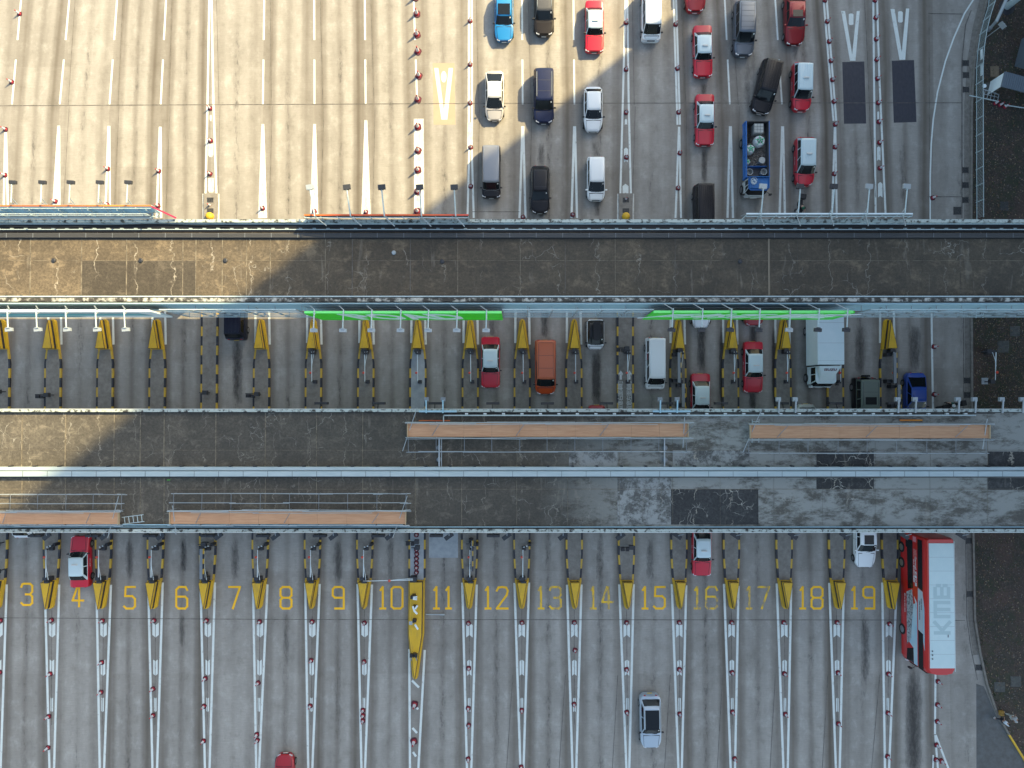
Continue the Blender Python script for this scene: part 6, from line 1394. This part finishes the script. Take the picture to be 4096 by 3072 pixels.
def hand(w, d, side):
    """palm and five fingers from wrist w along direction d"""
    w = Vector(w); d = Vector(d).normalized(); u = d.cross(Vector((side, 0, .2))).normalized(); out = []; palm = w + d * .07
    out.append([(*w, .026), (*palm, .028)])
    for k, ln in enumerate((.065, .075, .07, .055)):
        b = palm + u * (k - 1.5) * .019; e1 = b + d * ln * .6; e2 = e1 + (d * .8 + Vector((-side * .5, 0, 0))).normalized() * ln * .5; out.append([(*palm, .028), (*b, .011), (*e1, .009), (*e2, .008)])
    t0 = w + d * .03; t1 = t0 + (u * -1 + d * .5).normalized() * .045; out.append([(*w, .026), (*t0, .014), (*t1, .011), (*(t1 + d * .03), .009)]); return out
def person(P, rz, label, shirt, trousers, pose="walk"):
    r = empty("person", P, rz, label=label, cat="person")
    if pose == "walk":
        hip = (0, 0, .92); ch = (0, -.02, 1.32); nk = (0, -.03, 1.48); hd = (0, -.05, 1.62); tp = (0, -.05, 1.72)
        la = [(-.11, -.18, .50), (-.11, -.12, .09), (-.11, -.27, .05)]; ra = [(.11, .04, .50), (.11, .26, .14), (.11, .16, .04)]
        lh = [(-.20, -.02, 1.42), (-.27, .08, 1.14), (-.26, -.04, .90)]; rh = [(.20, -.02, 1.42), (.27, -.10, 1.14), (.25, -.26, .95)]
    else:
        hip = (0, 0, .85); ch = (0, -.20, 1.20); nk = (0, -.28, 1.34); hd = (0, -.38, 1.46); tp = (0, -.40, 1.56)
        la = [(-.26, -.38, .68), (-.28, -.22, .30), (-.28, -.38, .26)]; ra = [(.26, -.38, .68), (.28, -.22, .30), (.28, -.38, .26)]
        lh = [(-.22, -.22, 1.28), (-.32, -.42, 1.08), (-.33, -.62, 1.02)]; rh = [(.22, -.22, 1.28), (.32, -.42, 1.08), (.33, -.62, 1.02)]
    q = lambda p, rr_: (*p, rr_); ch_ = []
    ch_.append([q(hip, .15), q((0, (hip[1]+ch[1])/2, (hip[2]+ch[2])/2), .135), q(ch, .15), q(nk, .062), q(hd, .098), q(tp, .07)])
    for a in (la, ra): s_ = -1 if a[0][0] < 0 else 1; ch_.append([q(hip, .15), q((s_*.10, hip[1], hip[2]-.06), .095), q(a[0], .065), q(a[1], .042), q(a[2], .034)])
    for a in (lh, rh): ch_.append([q(ch, .15), q(a[0], .060), q(a[1], .042), q(a[2], .026)]); s_ = -1 if a[0][0] < 0 else 1; ch_ += hand(a[2], Vector(a[2]) - Vector(a[1]), s_)
    skinned("body", ch_, skin, r)
    top = [[q(hip, .165), q((0, (hip[1]+ch[1])/2, (hip[2]+ch[2])/2), .155), q(ch, .168), q(((nk[0]+ch[0])/2, (nk[1]+ch[1])/2, (nk[2]+ch[2])/2+.01), .11)]]
    for a in (lh, rh): e = tuple((Vector(a[0]) * .35 + Vector(a[1]) * .65)); top.append([q(ch, .168), q(a[0], .078), q(e, .062)])
    skinned("shirt", top, shirt, r)
    tr = []
    for a in (la, ra): s_ = -1 if a[0][0] < 0 else 1; tr.append([q((hip[0], hip[1], hip[2] - .03), .16), q((s_*.10, hip[1], hip[2]-.1), .108), q(a[0], .08), q(tuple(Vector(a[0])*.25+Vector(a[1])*.75), .06)])
    skinned("trousers", tr, trousers, r)
    mb = MB(); mb.lathe([(.075,-.01),(.104,.03),(.100,.08),(.07,.115),(.02,.13)], n=14, c=(0, hd[1]+.012, hd[2]+.0)); mb.build("hair", hairm, r, smooth=60)
    mb = MB()
    for s_ in (-1, 1): mb.lathe([(.004,0),(.012,.003),(.004,.006)], n=8, c=(s_*.032, hd[1]-.098, hd[2]+.01))
    mb.build("eyes", black, r); mb = MB(); mb.add([(-.012,hd[1]-.095,hd[2]-.03),(.012,hd[1]-.095,hd[2]-.03),(0,hd[1]-.122,hd[2]-.028),(0,hd[1]-.094,hd[2]+.012)], [(0,1,2),(0,2,3),(1,3,2),(0,3,1)]); mb.build("nose", skin, r)
    mb = MB(); mb.box(-.024,.024,hd[1]-.096,hd[1]-.086,hd[2]-.058,hd[2]-.050); mb.build("mouth", mat("lips",(.35,.12,.10)), r)
    for s_ in (-1, 1): mb = MB(); mb.lathe([(.008,-.006),(.024,0),(.010,.008)], n=8, c=(s_*.098, hd[1], hd[2]), axis='X'); mb.build("ear", skin, r)
    for a in (la, ra): mb = MB(); mb.prism([(a[2][0]-.045,a[2][1]-.05),(a[2][0]+.045,a[2][1]-.05),(a[2][0]+.04,a[1][1]+.05),(a[2][0]-.04,a[1][1]+.05)], a[2][2]-.05, a[2][2]+.05); mb.build("shoe", mat("shoe_white",(.5,.5,.5)) if pose == "walk" else black, r, bevel=.015)
    return r
sh_w = mat("shirt_white",(.62,.68,.74),.8); sh_g = mat("shirt_pale_grey",(.42,.42,.42),.8); tr_d = mat("trousers_dark",(.02,.022,.035),.8); tr_p = mat("trousers_pale",(.35,.36,.33),.8)
person(g(3987,2868,.02), R(130), "person in a white shirt and dark trousers walking at the verge kerb", sh_w, tr_d)
person(g(4022,2852,.15), R(95), "person in a pale grey shirt and light trousers beside the white shirted walker", sh_g, tr_p)
P = g(4001,2849,.16); root = empty("bag", P, label="mustard shoulder bag beside the walking person on the verge", cat="bag"); mb = MB(); mb.box(-.18,.18,-.22,.22,0,.32); mb.build("bag_body", mat("mustard",(.35,.2,.04),.8), root, bevel=.06); mb = MB(); mb.tube([(-.15,0,.3),(-.1,0,.5),(.1,0,.5),(.15,0,.3)], .018, 6); mb.build("strap", black, root)
def motorbike(P, rz, lab, helm, jacket, jl, rlab, case=True):
    r = empty("motorcycle", P, rz, label=lab, cat="motorcycle")
    for yy in (-.72, .68):
        mb = MB(); mb.lathe([(.2,-.05),(.29,-.055),(.31,0),(.29,.055),(.2,.05)], c=(0,yy,.31), n=20, axis='X'); wv = mb.build("wheel", tyre, r, smooth=50); mb = MB(); mb.lathe([(.2,-.03),(.2,.03)], c=(0,yy,.31), n=14, axis='X'); mb.build("rim", rim, wv)
    mb = MB(); mb.prism([(-.13,-.45),(-.16,-.1),(-.12,.7),(.12,.7),(.16,-.1),(.13,-.45)], .4, .78); mb.build("engine_body", black, r, bevel=.05)
    mb = MB(); mb.prism([(-.15,-.42),(-.17,-.1),(-.1,.1),(.1,.1),(.17,-.1),(.15,-.42)], .78, .98); mb.build("fuel_tank", jl, r, bevel=.05); mb = MB(); mb.prism([(-.12,.08),(-.14,.5),(-.1,.85),(.1,.85),(.14,.5),(.12,.08)], .78, .86); mb.build("seat", black, r, bevel=.03)
    mb = MB(); mb.tube([(-.38,-.42,1.02),(-.12,-.55,1.05),(.12,-.55,1.05),(.38,-.42,1.02)], .018, 6); mb.build("handlebar", dark, r); mb = MB(); mb.tube([(0,-.72,.3),(0,-.5,1.0)], .045, 8); mb.build("fork", dark, r)
    mb = MB(); mb.prism([(-.16,-.78),(.16,-.78),(.2,-.5),(-.2,-.5)], .85, 1.1); mb.build("fairing", black, r, bevel=.04)
    if case: mb = MB(); mb.box(-.25,.25,.85,1.3,.85,1.22); mb.build("top_box", black, r, bevel=.05)
    for s_ in (-1, 1): mb = MB(); mb.tube([(s_*.3,-.45,1.05),(s_*.36,-.5,1.2)], .01, 5); mb.box(s_*.36-.06,s_*.36+.06,-.52,-.49,1.17,1.25); mb.build("mirror", black, r)
    p = person(P, rz, rlab, jacket, tr_d, "ride"); p.location = r.location + Matrix.Rotation(rz, 3, 'Z') @ Vector((0, .28, 0))
    mb = MB(); mb.lathe([(.10,-.12),(.135,-.05),(.145,.04),(.12,.11),(.06,.15),(.01,.16)], c=(0,-.38,1.49), n=16); mb.build("helmet", helm, p, smooth=60)
motorbike(g(3795,1622,.6) - Vector((0,0,.6)), R(-78), "motorcycle crossing the right lane just above the lower roof", mat("helmet_white",(.6,.65,.68),.3), mat("jacket_green",(.03,.10,.08),.8), black, "person in green jacket and white helmet riding motorcycle")
motorbike(g(3198,838,.6) - Vector((0,0,.6)), R(-8), "black motorcycle with top box at the upper roof edge", mat("helmet_green",(.01,.09,.05),.3), mat("jacket_black",(.02,.02,.024),.8), black, "person with dark green helmet riding motorcycle at upper roof edge")
